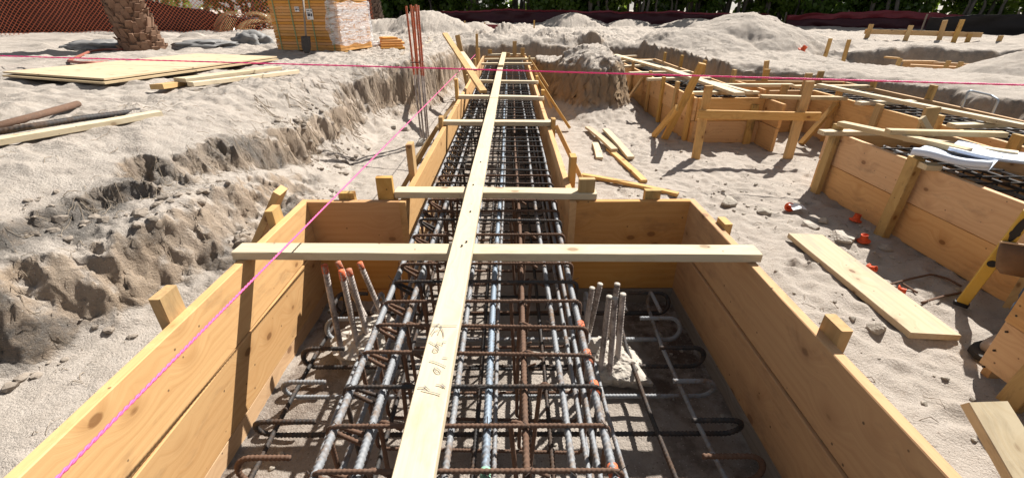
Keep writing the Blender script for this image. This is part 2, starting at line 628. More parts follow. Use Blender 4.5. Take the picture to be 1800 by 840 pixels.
def mounds(x, y):
    m = np.full(np.shape(x), -9.0)
    for (cx, cy, ct, rx, ry, p, s) in (
            (-2.55, 15.2, 1.50, 2.0, 1.9, 1.6, 0), (-3.9, 15.6, 1.28, 1.8, 1.6, 1.7, 1), (-1.2, 15.5, 1.12, 1.6, 1.4, 1.7, 4),
            (6.1, 12.9, 1.45, 2.5, 2.1, 1.6, 2), (4.7, 12.2, 1.10, 2.2, 1.8, 1.7, 3), (7.6, 13.2, 1.05, 2.0, 1.7, 1.8, 8),
            (2.75, 22.0, 1.38, 2.2, 1.6, 1.5, 5), (5.4, 22.5, 1.12, 2.0, 1.4, 1.6, 6), (8.0, 21.5, 1.18, 2.4, 1.5, 1.6, 7),
            (9.6, 8.6, 0.86, 1.3, 0.9, 1.8, 9), (11.5, 8.2, 0.84, 1.4, 0.9, 1.8, 10), (0.4, 13.5, 0.96, 3.0, 1.0, 2, 11),
            (-6.4, 12.9, 0.98, 0.9, 0.5, 2, 12), (-8.0, 12.2, 1.02, 0.8, 0.5, 2, 13)):
        wob = 1 + 0.25 * fbm(x * 0.9 + s * 3.1, y * 0.9, s * 1.7, 3)
        d = np.sqrt(((x - cx) / rx) ** 2 + ((y - cy) / ry) ** 2) / wob
        m = np.maximum(m, ct - (ct - 0.45) * np.power(d, p) + (0.07 * fbm(x * 1.7, y * 1.7, s, 4) + .035 * fbm(x * 6, y * 6, s, 3, True)) * (d < 1.4))
    return m


def height(x, y, full=False):
    x, y = np.asarray(x, float), np.asarray(y, float)
    wx = 0.16 * fbm(x * 1.1 + 5, y * 1.1, 0.3, 3) + 0.06 * fbm(x * 4.5, y * 4.5, 1.3, 3)
    wy = 0.22 * fbm(x * 0.9, y * 0.9 + 9, 5.3, 3) + 0.06 * fbm(x * 4.5, y * 4.5, 7.3, 3)
    G = grade(x, y)
    floor = 0.0 + 0.022 * fbm(x * 1.3, y * 1.3, 2.2, 3) + 0.010 * fbm(x * 6, y * 6, 4.2, 3)
    # left bank: foot line and shoulder line
    ys = [-1, 0.5, 1.0, 1.5, 2.0, 2.5, 3.5, 5.0, 6.0, 7.0, 7.8, 8.5, 9.7, 10.5, 11.5]
    xb = pl(y, ys, [-3.2, -2.95, -2.72, -2.32, -1.95, -1.74, -1.62, -1.78, -1.8, -1.68, -1.45, -1.22, -1.02, -0.98, -0.95])
    xt = pl(y, ys, [-4.9, -4.6, -4.3, -3.95, -3.6, -3.35, -2.95, -2.6, -2.55, -2.25, -1.72, -1.5, -1.34, -1.3, -1.3])
    u1 = (xb - x + wx * 1.2) / (xb - xt)
    steep = sst(5.2, 6.8, y)
    xs = [-1.5, 0.0, 2.2, 3.3, 3.75, 5.0, 5.6, 6.9, 9.0, 14.0]
    yb = pl(x, xs, [11.0, 11.1, 11.5, 11.3, 7.75, 7.5, 7.05, 5.75, 4.6, 3.0])
    yt = pl(x, xs, [11.7, 11.8, 12.3, 12.2, 8.25, 8.05, 7.8, 6.6, 5.5, 3.8])
    u2 = (y - yb + wy) / (yt - yb)
    xr = pl(y, [-2, 3, 5, 6.5, 7.6], [7.5, 7.2, 6.0, 5.7, 5.4])
    u3 = (x - xr) / 1.3
    u = np.maximum(np.maximum(u1, u2), np.minimum(u3, 0.9))
    uc = np.clip(u, 0, 1)
    rag = 0.10 * fbm(x * 2.3 + 7, y * 2.3, 11.1, 4, True) - 0.05 + 0.022 * fbm(x * 7, y * 7, 14.0, 3)
    scarp = sst(4.2, 3.2, y + 0.5 * fbm(x * .8, y * .8, 19.0, 2))
    su = uc + rag * (uc > 0)
    low = 0.10 * sst(0, 0.12, uc) + 0.50 * sst(0.05, 0.28, su) + 0.12 * sst(0.36, 0.42, su + .5 * rag) + 0.28 * sst(0.15, 1.0, uc)
    soft = low * scarp + (1 - scarp) * (uc * 0.75 + 0.25 * sst(0.40, 0.50, su))
    hard = 0.22 * sst(0, 0.5, uc) + 0.63 * sst(0.46, 0.68, su) + 0.15 * sst(0.6, 1.0, uc)
    prof = np.where(u1 >= np.maximum(u2, u3), soft * (1 - steep) + hard * steep, hard)
    # terraces and erosion on the soft left bank
    rough = (uc > 0.02) * np.sin(np.pi * np.clip(u, 0, 1)) ** 0.7
    h = floor + (G - floor) * prof
    face = np.exp(-((uc - 0.17) / 0.10) ** 2) * scarp + 0.6 * np.exp(-((uc - 0.5) / 0.12) ** 2) * (1 - scarp)
    h = h + rough * (0.05 * fbm(x * 1.4 + 2, y * 1.4, 8.8, 3)) + face * rough * (0.10 * fbm(x * 3.2, y * 3.2, 2.8, 4, True) - 0.04 + 0.035 * fbm(x * 9, y * 9, 6.8, 4, True))
    led = np.exp(-((y - 3.75) / 0.85) ** 2) * sst(.05, .2, uc) * sst(1.0, .8, uc)
    h = h + (x < -2) * sst(.4, .8, u) * (0.07 * fbm(x * 1.3, y * 1.3, 91.0, 4) + 0.05 * np.clip(fbm(x * 3, y * 3, 95.0, 4, True) - .35, 0, 1))
    h = h + led * (0.13 * (sst(0.40, 0.45, su + .7 * rag) - 0.6))
    up_ = sst(.85, 1.05, u)
    tr = fbm(x * 1.1 + 3 * y * .2, y * 2.4, 27.0, 3)
    h = h + up_ * (0.05 * fbm(x * 1.6, y * 1.6, 15.0, 4) + 0.035 * np.clip(fbm(x * 4.5, y * 4.5, 23.0, 4, True) - .3, 0, 1) + 0.03 * tr) * (1 + .8 * sst(8, 11, y))
    # second trench on the right
    t2 = sst(6.6, 8.0, x) * sst(9.0, 9.8, y + wy + 0.12 * (x - 9)) * sst(11.75, 11.4, y + wy * .6)
    h = h - 0.62 * t2
    h = np.maximum(h, mounds(x, y) * (u > 0.75) - 9 * (u <= 0.75))
    # clump of soil left standing between the forms
    ang = np.arctan2((y - 8.35) / 1.05, (x - 1.40) / 0.60)
    rr = np.sqrt(((x - 1.40) / 0.60) ** 2 + ((y - 8.35) / 1.05) ** 2) / (1 + 0.22 * fbm(np.cos(ang) * 1.7 + 4, np.sin(ang) * 1.7, 0.6, 4))
    pk = 1.0 - 0.34 * (rr ** 2) + 0.16 * fbm(x * 2.6, y * 2.6, 6.6, 4)
    cl = np.where(rr < 1, 1.0, 0) * 0 + sst(1.22, 0.86, rr)
    h = np.maximum(h, floor + (pk - floor) * cl + 0.16 * sst(1.75, 1.1, rr) * (1 - cl))
    rr2 = np.sqrt(((x - 0.98) / 0.52) ** 2 + ((y - 10.2) / 1.1) ** 2) / (1 + 0.3 * fbm(x * 1.6, y * 1.6, 9.6, 3))
    cl2 = sst(1.2, 0.8, rr2)
    h = np.maximum(h, floor + (0.62 + 0.16 * fbm(x * 2, y * 2, 1.6, 3) - floor) * cl2)
    # hollow under the bank by the tall bars
    hol = np.exp(-(((x + 1.62) / 0.30) ** 2 + ((y - 7.1) / 0.34) ** 2))
    h = h - 0.40 * hol * sst(0.1, 0.5, h)
    # narrow flat strip beside the near form and the floor inside the forms
    inbox = (x > BX0 - .02) & (x < BX1 + .02) & (y < BY1 + .02)
    inbeam = (x > TX0 - .02) & (x < TX1 + .02) & (y > BY1 - .05) & (y < TY1 + .02)
    ins = inbox | inbeam
    hin = -0.05 + 0.018 * fbm(x * 2.5, y * 2.5, 3.7, 3) + 0.012 * fbm(x * 11, y * 11, 5.5, 3)
    h = np.where(ins, hin, h)
    h = h + 0.012 * fbm(x * 7, y * 7, 0.9, 3) * (~ins)
    far = sst(30, 60, np.hypot(x, y))
    h = h * (1 - far) + 0.8 * far
    if full: return h, u, uc, G, ins, (cl > 0.02) & (cl < 0.98), cl2
    return h


def gz(x, y): return float(height(np.array([x]), np.array([y]))[0])


def lines(segs, ins):
    out = [segs[0][0]]
    for a, b, d0, d1 in segs:
        p = a
        L = b - a
        while p < b - 1e-6:
            p += d0 + (d1 - d0) * (p - a) / L
            out.append(min(p, b))
    out = [o for o in out if all(abs(o - q) > 0.012 for q in ins)] + list(ins)
    return np.array(sorted(set(out)))


gx = lines([(-140, -30, 12, 5), (-30, -10, 3, .25), (-10, -4.2, .16, .035), (-4.2, -3.1, .024, .013), (-3.1, -1.5, .0115, .0115), (-1.5, -1.2, .018, .018), (-1.2, 1.1, .026, .026),
            (1.1, 3.2, .022, .022), (3.2, 8, .03, .06), (8, 16, .07, .25), (16, 40, .5, 4), (40, 150, 5, 12)],
           [BX0 - .036, BX0 - .002, BX1 + .002, BX1 + .036, TX0 - .036, TX0 - .002, TX1 + .002, TX1 + .036])
gy = lines([(-6, -0.6, .8, .1), (-0.6, 0.5, .03, .016), (0.5, 3.4, .0135, .0135), (3.4, 12.5, .016, .045), (12.5, 24, .06, .22), (24, 40, .4, 3), (40, 220, 5, 14)],
           [BY1 - .004, BY1 + .036, TY1 + .002, TY1 + .036])
X, Y = np.meshgrid(gx, gy)
H, U, UC, G, INS, CLF, CL2 = height(X, Y, True)
# footprints and small scoops in the loose floor sand
rs = np.random.RandomState(3)
for _ in range(2600):
    if _ < 1900: cx, cy = rs.uniform(0.9, 5.0), rs.uniform(0.8, 8.5)
    elif _ < 2080: cx, cy = rs.uniform(-2.0, -0.6), rs.uniform(0.2, 9)
    else: cx, cy = rs.uniform(-9, 11), rs.uniform(9, 21)
    a, b, th, dp = rs.uniform(.05, .11), rs.uniform(.03, .055), rs.uniform(0, 3.14), rs.uniform(.003, .013)
    i0, i1 = np.searchsorted(gx, [cx - .3, cx + .3])
    j0, j1 = np.searchsorted(gy, [cy - .3, cy + .3])
    sx, sy = X[j0:j1, i0:i1] - cx, Y[j0:j1, i0:i1] - cy
    p, q = (sx * math.cos(th) + sy * math.sin(th)) / a, (-sx * math.sin(th) + sy * math.cos(th)) / b
    d2 = p * p + q * q
    H[j0:j1, i0:i1] += np.where(INS[j0:j1, i0:i1], 0, dp * (-np.exp(-d2) + 0.55 * np.exp(-(np.sqrt(d2) - 1.6) ** 2 * 3)))
NL = fbm(X * 5.5, Y * 5.5, 61.0, 4, True) - .3
NM = fbm(X * 16, Y * 16, 71.0, 3)
for _ in range(330):
    q_ = _ % 5
    if q_ == 0: cx, cy = rs.uniform(-1.2, 3.6), rs.uniform(11.7, 14.5)
    elif q_ == 1: cx, cy = rs.uniform(3.6, 9), 8.3 - .35 * (0) + rs.uniform(-.2, 2.2)
    elif q_ == 2: cx, cy = rs.uniform(2, 12), rs.uniform(11.5, 17)
    elif q_ == 3: cx, cy = rs.uniform(-5, 6), rs.uniform(13, 21)
    else: cx, cy = rs.uniform(-3.4, -1.4), rs.uniform(4.0, 12)
    if q_ == 1: cy -= max(0, (cx - 5.5)) * .8
    a = rs.uniform(.12, .5) * (1 if q_ < 4 else .5)
    hh_ = a * rs.uniform(.10, .27) * (.45 if q_ == 1 else 1)
    i0, i1 = np.searchsorted(gx, [cx - 2 * a, cx + 2 * a])
    j0, j1 = np.searchsorted(gy, [cy - 2 * a, cy + 2 * a])
    if i1 - i0 < 2 or j1 - j0 < 2: continue
    d = np.hypot((X[j0:j1, i0:i1] - cx) / a, (Y[j0:j1, i0:i1] - cy) / (a * rs.uniform(.6, 1.1)))
    bump_ = np.clip(1 - d / np.clip(1 + .55 * NL[j0:j1, i0:i1], .6, 1.6), 0, 1)
    ok = (~INS[j0:j1, i0:i1]) * sst(.55, .9, U[j0:j1, i0:i1])
    H[j0:j1, i0:i1] += hh_ * ok * (sst(0, .9, bump_) + .22 * bump_ * NM[j0:j1, i0:i1])
gyy, gxx = np.gradient(H)
dxs = np.gradient(gx)[None, :]
dys = np.gradient(gy)[:, None]
SL = np.hypot(gxx / dxs, gyy / dys)
SL = np.where(INS, 0, SL)
near_form = ((X > BX0 - .12) & (X < BX1 + .12) & (Y < BY1 + .12)) | ((X > TX0 - .12) & (X < TX1 + .12) & (Y < TY1 + .12))
SLd = np.where(near_form, 0, SL)
st = sst(0.5, 1.6, SLd)
# crumbling faces: push points sideways with 3-D ridged noise
n1 = fbm(X * 5.5, Y * 5.5, H * 4.5, 5, True) - 0.45
n2 = fbm(X * 5.5 + 40, Y * 5.5, H * 4.5, 5, True) - 0.45
n3 = fbm(X * 9, Y * 9, H * 9 + 4, 3)
n4 = fbm(X * 13, Y * 13, H * 13 + 9, 4, True) - .45
n5 = fbm(X * 13 + 60, Y * 13, H * 13, 4, True) - .45
band = sst(0.02, 0.2, UC) * sst(1.25, 0.95, U)
amp = 0.028 * st + 0.01 * band * (X < 0)
n6 = fbm(X * 34, Y * 34, H * 34, 3)
fine = 0.016 * st * (~INS)
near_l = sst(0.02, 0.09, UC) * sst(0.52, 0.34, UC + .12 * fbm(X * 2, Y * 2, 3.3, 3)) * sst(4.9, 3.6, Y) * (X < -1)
mz = sst(.3, .6, X) * sst(2.4, 2.1, X) * sst(6.7, 7.0, Y) * sst(11.6, 11.2, Y) * (~near_form) * sst(.06, .2, H)
amp = amp + .05 * mz
fine = fine + .045 * mz
PX = X + amp * n1 + fine * n4
PY = Y + amp * n2 + fine * n5
PZ = H + (0.05 * st + 0.006 * band * (X < 0)) * n3 + (.022 * (st + 1.6 * mz) * n4 + .020 * (st * .6 + .8 * near_l) * n6 * (~INS)) * (~INS)
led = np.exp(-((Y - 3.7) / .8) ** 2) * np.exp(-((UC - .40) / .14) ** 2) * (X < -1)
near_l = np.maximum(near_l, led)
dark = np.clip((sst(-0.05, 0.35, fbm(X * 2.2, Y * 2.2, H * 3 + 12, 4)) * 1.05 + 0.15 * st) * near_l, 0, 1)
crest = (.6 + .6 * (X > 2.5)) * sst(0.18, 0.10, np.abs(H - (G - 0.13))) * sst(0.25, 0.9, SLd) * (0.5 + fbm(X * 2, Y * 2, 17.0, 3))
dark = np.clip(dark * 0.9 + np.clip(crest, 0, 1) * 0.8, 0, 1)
pat = sst(.12, .5, fbm(X * .9, Y * .9, 55.0, 4)) * sst(.9, 1.05, U) * sst(9, 11, Y)
pat2 = sst(.0, .45, fbm(X * 1.7 + Y * .5, Y * 1.7, 83.0, 5)) * (X < -1.5) * sst(.35, .7, U)
dark = np.maximum(dark, np.maximum(.55 * pat, .42 * pat2))
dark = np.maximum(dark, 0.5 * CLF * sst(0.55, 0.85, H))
tan = 0.8 * np.clip(sst(0.9, 2.2, SLd) * (0.75 + 0.5 * fbm(X * 2, Y * 2, 21.0, 3)), 0, 1)
mud_shade = INS * (0.35 + 1.3 * fbm(X * 1.9, Y * 1.9, 41.0, 3) + .75 * sst(.45, .8, X) + .35 * sst(-.7, -1.0, X))  # mud, denser by the walls; right strip paints in that wall's shade
mud_shade = np.clip(mud_shade, 0, 1)
tan = np.clip(tan + .5 * ((X > .5) & (X < 2.3) & (Y > 6.8) & (Y < 11.2)) * sst(.8, 1.6, SLd), 0, 1)
ny, nx = X.shape
co = np.stack([PX, PY, PZ], -1).reshape(-1, 3)
idx = np.arange(nx * ny).reshape(ny, nx)
quads = np.stack([idx[:-1, :-1], idx[:-1, 1:], idx[1:, 1:], idx[1:, :-1]], -1).reshape(-1, 4)
gm = bpy.data.meshes.new('ground')
gm.vertices.add(len(co))
gm.vertices.foreach_set('co', co.ravel())
gm.loops.add(quads.size)
gm.loops.foreach_set('vertex_index', quads.ravel())
gm.polygons.add(len(quads))
gm.polygons.foreach_set('loop_start', np.arange(0, quads.size, 4))
gm.polygons.foreach_set('loop_total', np.full(len(quads), 4))
gm.polygons.foreach_set('use_smooth', np.ones(len(quads), bool))
gm.update()
at = gm.attributes.new('soil', 'FLOAT_COLOR', 'POINT')
at.data.foreach_set('color', np.stack([dark, tan, mud_shade, np.ones_like(dark)], -1).reshape(-1, 4).ravel())
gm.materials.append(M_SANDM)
ground = link('ground', gm)
tag(ground, 'pale sand of the dug pit and its banks', 'ground', kind='structure')


def gq(x, y):
    i = int(np.clip(np.searchsorted(gx, x), 1, nx - 1))
    j = int(np.clip(np.searchsorted(gy, y), 1, ny - 1))
    return float(PZ[j - 1:j + 1, i - 1:i + 1].mean())


# ------------------------------------------------------------------ formwork
def wall(parent, a, b, n=2, top=TOP, w=BW, mat=None, out=1, cut_z=None, jog=0.0):
    """stacked boards on edge; a->b is the inner face line, boards sit on the side 'out'"""
    a, b = Vector((a[0], a[1], 0)), Vector((b[0], b[1], 0))
    d = (b - a).normalized()
    nrm = Vector((d.y, -d.x, 0)) * out
    for i in range(n):
        zc = top - w * (i + 0.5) - 0.0025 * i
        o = nrm * (TH / 2 + rnd.uniform(-.002, .002) + (0.005, -.004, .004)[i])
        board('form_board', a + o + Vector((0, 0, zc)), b + o + Vector((0, 0, zc)), w - 0.004, TH, mat or W_FORM, parent, (0, 0, 1), warp=0.0015)


def stake(parent, x, y, top, face='x', w=0.089, mat=None, lean=(0, 0), bottom=-0.25, name='stake'):
    wd = (0, 1, 0) if face == 'x' else (1, 0, 0)
    return board(name, (x - lean[0], y - lean[1], bottom), (x + lean[0] * .2, y + lean[1] * .2, top), w, TH, mat or W_STAKE, parent, wd, warp=0.001)


box = thing('pile_box_form', 'wide open plank formwork box in the foreground around the bottom rebar mat', 'formwork', (-0.06, 1.0, 0))
wall(box, (BX0, BY0), (BX0, BY1 + TH + .004), 3, out=-1)
wall(box, (BX1, BY0), (BX1, BY1 + TH + .004), 2, out=1, mat=W_FORM_SHADE)
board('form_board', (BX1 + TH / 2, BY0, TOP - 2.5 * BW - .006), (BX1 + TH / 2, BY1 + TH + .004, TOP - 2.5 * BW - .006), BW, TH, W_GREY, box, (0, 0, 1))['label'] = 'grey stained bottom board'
wall(box, (BX0 - .010, BY1), (TX0 - TH - .002, BY1), 3, out=-1, mat=W_FORM_SHADE)
wall(box, (TX1 + TH + .002, BY1), (BX1 + .010, BY1), 2, out=-1, mat=W_FORM_SHADE)
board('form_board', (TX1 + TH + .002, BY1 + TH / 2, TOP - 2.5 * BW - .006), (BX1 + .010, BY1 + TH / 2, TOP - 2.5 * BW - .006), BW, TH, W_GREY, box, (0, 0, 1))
stake(box, BX0 - TH * 1.6, 1.25, 0.715)
stake(box, BX0 - TH * 1.6, 0.35, 0.70)
stake(box, BX1 + TH * 1.6, 1.13, 0.675)
stake(box, BX1 + TH * 1.6, 1.96, 0.645)
stake(box, BX1 + TH * 1.6, 0.25, 0.69)
stake(box, -0.92, BY1 + TH * 1.6, 0.655, 'y', mat=W_DIRTY)
stake(box, -0.70, BY1 + TH * 1.6, 0.745, 'y')
stake(box, 0.425, BY1 + TH * 1.6, 0.735, 'y', mat=W_DIRTY)
stake(box, 0.80, BY1 + TH * 1.6, 0.668, 'y', mat=W_DIRTY)
board('brace', (-1.20, 2.16, 0.73), (-1.66, 2.20, 0.05), 0.089, TH, W_STAKE, box, (0, 1, 0))
board('brace_block', (-1.185, 2.02, 0.52), (-1.185, 2.02, 0.69), 0.089, TH, W_STAKE, box, (0, 1, 0))

beam = thing('beam_form', 'long straight plank formwork trench running away from the camera to the far bank', 'formwork', (-0.125, 6.4, 0))
L0 = BY1 + 0.0
for (ya, yb) in ((L0 - .0, 4.95), (4.953, 7.9), (7.903, TY1)):
    wall(beam, (TX0, ya), (TX0, yb), 2, out=-1)
    wall(beam, (TX1, ya), (TX1, yb), 2, out=1)
    for sx in (-1, 1):
        xx = TX0 - TH / 2 if sx < 0 else TX1 + TH / 2
        board('form_board', (xx, ya, TOP - 2.5 * BW - .006), (xx, yb, TOP - 2.5 * BW - .006), BW, TH, W_FORM, beam, (0, 0, 1))
wall(beam, (TX0 - TH, TY1 + .002), (TX1 + TH, TY1 + .002), 2, out=-1)
for (x, y, t, m) in ((-0.63, 2.73, 0.82, W_STAKE), (-0.63, 4.06, 0.70, W_STAKE), (-0.63, 5.42, 0.84, W_STAKE), (-0.63, 6.9, 0.70, W_DIRTY), (-0.63, 8.4, 0.78, W_STAKE), (-0.63, 9.6, 0.86, W_STAKE),
                     (0.385, 2.64, 0.77, W_STAKE), (0.385, 3.98, 0.70, W_STAKE), (0.385, 5.40, 0.72, W_STAKE), (0.385, 6.75, 0.70, W_STAKE), (0.385, 8.3, 0.69, W_STAKE), (0.385, 9.5, 0.72, W_DIRTY)):
    stake(beam, x, y, t, mat=m)
for (x, t) in ((-0.45, 0.75), (-0.05, 0.68), (0.10, 0.92), (0.28, 0.78)):
    stake(beam, x, TY1 + TH * 1.7, t, 'y')
for (p, q) in (((-0.67, 4.05, 0.60), (-1.05, 3.75, 0.02)), ((-0.67, 5.38, 0.58), (-1.10, 4.75, 0.02)), ((0.42, 4.0, 0.62), (0.75, 3.55, 0.0)),
               ((0.43, 6.8, 0.62), (0.85, 6.35, 0.05)), ((0.43, 9.5, 0.62), (0.82, 8.5, 0.1)), ((0.43, 8.2, 0.6), (0.72, 7.6, 0.05))):
    board('brace', p, q, 0.089, TH, W_STAKE, beam, (0, 1, 0))

# ------------------------------------------------------------------ spreaders and planks over the forms
GS = 'cross spreaders nailed over the long beam form'
SP_LAB = ['pale spreader board across the long beam just behind the wide box',
          'second pale spreader behind the wide box across the long rebar beam',
          'third spreader behind the wide box across the long rebar beam',
          'fourth spreader across the long beam, behind the one by the paired stakes',
          'thin spreader across the long beam beside the toppled crossing boards',
          'spreader across the far part of the long beam, just before the last two',
          'second to last spreader near the far end of the long beam',
          'last spreader at the far end of the long beam']
sp = board('spreader_board', P(418, 441, TOP + TH / 2), P(1330, 446, TOP + TH / 2), 0.089, TH, W_PALE)
tag(sp, 'longest pale cross board lying over the wide box in the foreground', 'board', 'cross spreaders nailed over the long beam form')
zt = TOP + TH / 2 + .001
for i, (xa, ya, xb, yb) in enumerate(((697, 338, 1047, 341), (772, 215, 968, 217), (806, 170, 956, 173), (838, 143, 946, 145), (840, 121, 938, 119), (846, 113, 934, 112), (852, 105, 940, 104), (858, 97, 924, 96))):
    if i == 4: continue
    a, b = P(xa, ya, zt), P(xb, yb, zt)
    o = board('spreader_board', a, b, 0.089, TH, W_PALE)
    tag(o, SP_LAB[i], 'board', GS)

zt2 = TOP + TH * 1.5 + .003
plank = thing('centre_plank', 'long pale plank with pencilled writing laid along the middle of the beam', 'plank', (-0.2, 2, TOP + TH))
pa, pb = P(725, 858, zt2), P(880, 117, zt2)
near_plank = board('plank_board', pa, pb, 0.089, TH, W_PALE, plank)
board('plank_board', pb + Vector((0.012, -0.3, .039)), P(886, 94, zt2 + .039), 0.089, TH, W_PALE, plank)
# pencil strokes, as short flat ribbons on the plank's top
zp = TOP + TH * 2 + 0.0048
STK = [[(316, 62), (545, 60)], [(310, 48), (345, 52), (380, 48)], [(300, 135), (350, 62), (385, 45)], [(385, 62), (412, 110), (423, 165)], [(368, 140), (400, 66)], [(310, 150), (340, 110), (372, 100)],
       [(445, 210), (415, 207), (410, 238), (360, 214), (350, 240), (372, 258)], [(286, 206), (330, 232), (365, 252), (376, 275), (368, 298), (340, 305), (320, 292), (326, 272), (350, 268), (366, 280)],
       [(408, 353), (460, 360)], [(288, 383), (340, 396), (390, 416), (440, 440)], [(330, 452), (352, 450), (380, 468), (396, 492), (380, 500), (352, 492), (334, 470), (330, 452)],
       [(350, 602), (392, 610), (422, 628)], [(400, 596), (440, 632)], [(214, 652), (280, 668), (340, 682), (388, 698)], [(240, 614), (262, 632), (292, 658)], [(180, 632), (260, 630)]]
parts = []
for s in STK:
    pts = [P(700 + a / 5.25, 560 + b / 5.25, zp) for a, b in s]
    pts = resample(pts, 0.01)
    v, f = [], []
    for i, p in enumerate(pts):
        d = (pts[min(i + 1, len(pts) - 1)] - pts[max(i - 1, 0)]).normalized()
        n = Vector((-d.y, d.x, 0)) * 0.0013
        v += [p + n, p - n]
        if i: f.append((2 * i - 2, 2 * i - 1, 2 * i + 1, 2 * i))
    parts.append((v, f))
obj('pencil_writing', *join(parts), M_PENCIL, plank)
nl = []
for (a, b) in ((832, 325), (827, 372), (820, 425), (845, 285), (812, 432)):
    c = P(a, b, zp - .0005)
    nl.append(tube([c, c + Vector((0, 0, .0035))], 0.005, 6))
obj('nail', *join(nl), M_NAIL, plank)

# ------------------------------------------------------------------ reinforcing steel
PITCHR = 0.0155


def bar(name, pts, r, mat, parent, near=True, sides=8, label=None):
    if near: pts = resample(pts, lambda p: 0.0034 if p.y < 2.6 else 0.2)
    v, f = tube(pts, r, sides, PITCHR if near else None)
    o = obj(name, v, f, mat, parent, True)
    if label: o['label'] = label
    return o


CX0, CX1, CZ1, CZ0 = -0.505, 0.27, 0.555, 0.06
cage = thing('beam_rebar_cage', 'long tied rebar cage with closely spaced stirrups inside the straight beam form', 'rebar cage', (-0.12, 5.2, 0.05))
mats8 = [ST_GREY, ST_GREY, ST_RUST, ST_GREY, ST_BLUE, ST_RUST, ST_GREY, ST_GREY]
matsb = [ST_DARK, ST_GREY, ST_DARK, ST_DARK, ST_GREY, ST_DARK, ST_DARK, ST_GREY]
for i in range(8):
    x = CX0 + 0.012 + (CX1 - CX0 - 0.024) * i / 7
    jy = lambda y: 0.006 * math.sin(y * 1.7 + i * 2.1)
    ys = [-0.3 + k * 0.6 for k in range(19)]
    rr = 0.0116 if i in (0, 1, 2, 4, 7) else 0.0098
    zt_ = CZ1 - 0.019
    bar('longitudinal_bar', [(x + jy(y), y, zt_ + .004 * math.sin(y * 2 + i)) for y in ys], rr, mats8[i], cage)
    bar('longitudinal_bar', [(x + 0.03 * (i % 2) + jy(y + 3), y, CZ0 + 0.019) for y in ys], 0.0098, matsb[i], cage)
for z in (0.22, 0.38):
    for x in (CX0 + .016, CX1 - .016):
        bar('side_bar', [(x, -0.3 + k * .6, z + .005 * math.sin(k)) for k in range(19)], 0.0095, ST_GREY, cage)


def stirrup_pts(x0, x1, z0, z1):
    a = fillet([(x0 + .105, 0.004, z1 - .085), (x0 - .006, 0, z1 + .004), (x1, 0, z1), (x1, 0.005, z0), (x0, 0.01, z0), (x0, 0.016, z1 - .002), (x0 + .11, 0.03, z1 - .075)], 0.026, 5)
    return a


def stirrup_mesh(name, x0, x1, z0, z1, r, mat, near):
    p = stirrup_pts(x0, x1, z0, z1)
    if near: p = resample(p, 0.0028)
    v, f = tube(p, r, 8 if near else 6, 0.0125 if near else None, 0.26)
    return mesh(name, v, f, mat, True)


sn = stirrup_mesh('stirrup', CX0 - .004, CX1 + .004, CZ0, CZ1, 0.0068, ST_RUST, True)
sn2 = stirrup_mesh('stirrup', CX0 - .004, CX1 + .004, CZ0, CZ1, 0.0068, ST_DARK, True)
sf = stirrup_mesh('stirrup', CX0 - .004, CX1 + .004, CZ0, CZ1, 0.0068, ST_DARK, False)
sf2 = stirrup_mesh('stirrup', CX0 - .004, CX1 + .004, CZ0, CZ1, 0.0068, ST_DARK, False)
stirrup_y = []
y = 0.40
k = 0
while y < 10.4:
    stirrup_y.append(y)
    near = y < 2.9
    me = (sn if (k % 4) else sn2) if near else (sf if k % 2 else sf2)
    M = Matrix.Translation((rnd.uniform(-.006, .006), y, rnd.uniform(-.003, .003))) @ Matrix.Rotation(R(rnd.uniform(-1.3, 1.3)), 4, 'Z') @ Matrix.Rotation(R(rnd.uniform(-1, 1)), 4, 'X')
    link('stirrup', me, M, cage)
    y += 0.1445 + rnd.uniform(-.006, .006)
    k += 1
# inner cross ties: upright legs between the layers
tm = mesh('cross_tie', *tube(resample(fillet([(0.06, 0, CZ1 - .03), (0, 0, CZ1 + .012), (0, 0, CZ0 - .005), (0.06, 0.0, CZ0 + .03)], .018, 4), .005), 0.0062, 6, 0.011), ST_RUST, True)
tmf = mesh('cross_tie', *tube([(0, 0, CZ1), (0, 0, CZ0)], 0.0062, 5), ST_DARK, True)
for j, ys in enumerate(stirrup_y):
    if ys > 7.0: break
    for q, xx in enumerate((CX0 + .122 + .02, CX1 - .232, )):
        if (j + q) % 2 and ys > 2.6: continue
        link('cross_tie', tm if ys < 2.6 else tmf, Matrix.Translation((xx + rnd.uniform(-.02, .02), ys + .014, 0)) @ Matrix.Rotation(R(rnd.uniform(-4, 4)), 4, 'Y'), cage)
# wire ties at the near crossings
wires = []
for ys in stirrup_y:
    if ys > 3.2: break
    for i in range(8):
        x = CX0 + 0.012 + (CX1 - CX0 - 0.024) * i / 7
        c = Vector((x, ys, CZ1 - .010))
        s = rnd.choice((-1, 1))
        wires.append(tube([c + Vector((-.017 * s, -.013, -.012)), c + Vector((-.008 * s, -.006, .012)), c + Vector((.008 * s, .006, .018)), c + Vector((.017 * s, .013, -.01))], 0.0014, 4))
        e = Vector((rnd.uniform(-.035, .035), rnd.uniform(-.03, .03), rnd.uniform(0, .022)))
        wires.append(tube([c + Vector((0, 0, .014)), c + Vector((0, 0, .016)) + e], 0.0012, 4))
tag(obj('tie_wire', *join(wires), ST_DARK, cage), kind='stuff')
for yy in (0.70, 0.97, 1.12, 1.27):
    ys = min(stirrup_y, key=lambda q: abs(q - yy))
    c = Vector((CX1 - .012, ys + rnd.uniform(-.01, .02), CZ1 - .019))
    obj('paint_mark', *tube([c - Vector((0, .022, 0)), c + Vector((0, rnd.uniform(.014, .05), 0))], 0.0142, 10), M_OPAINT, cage, True)
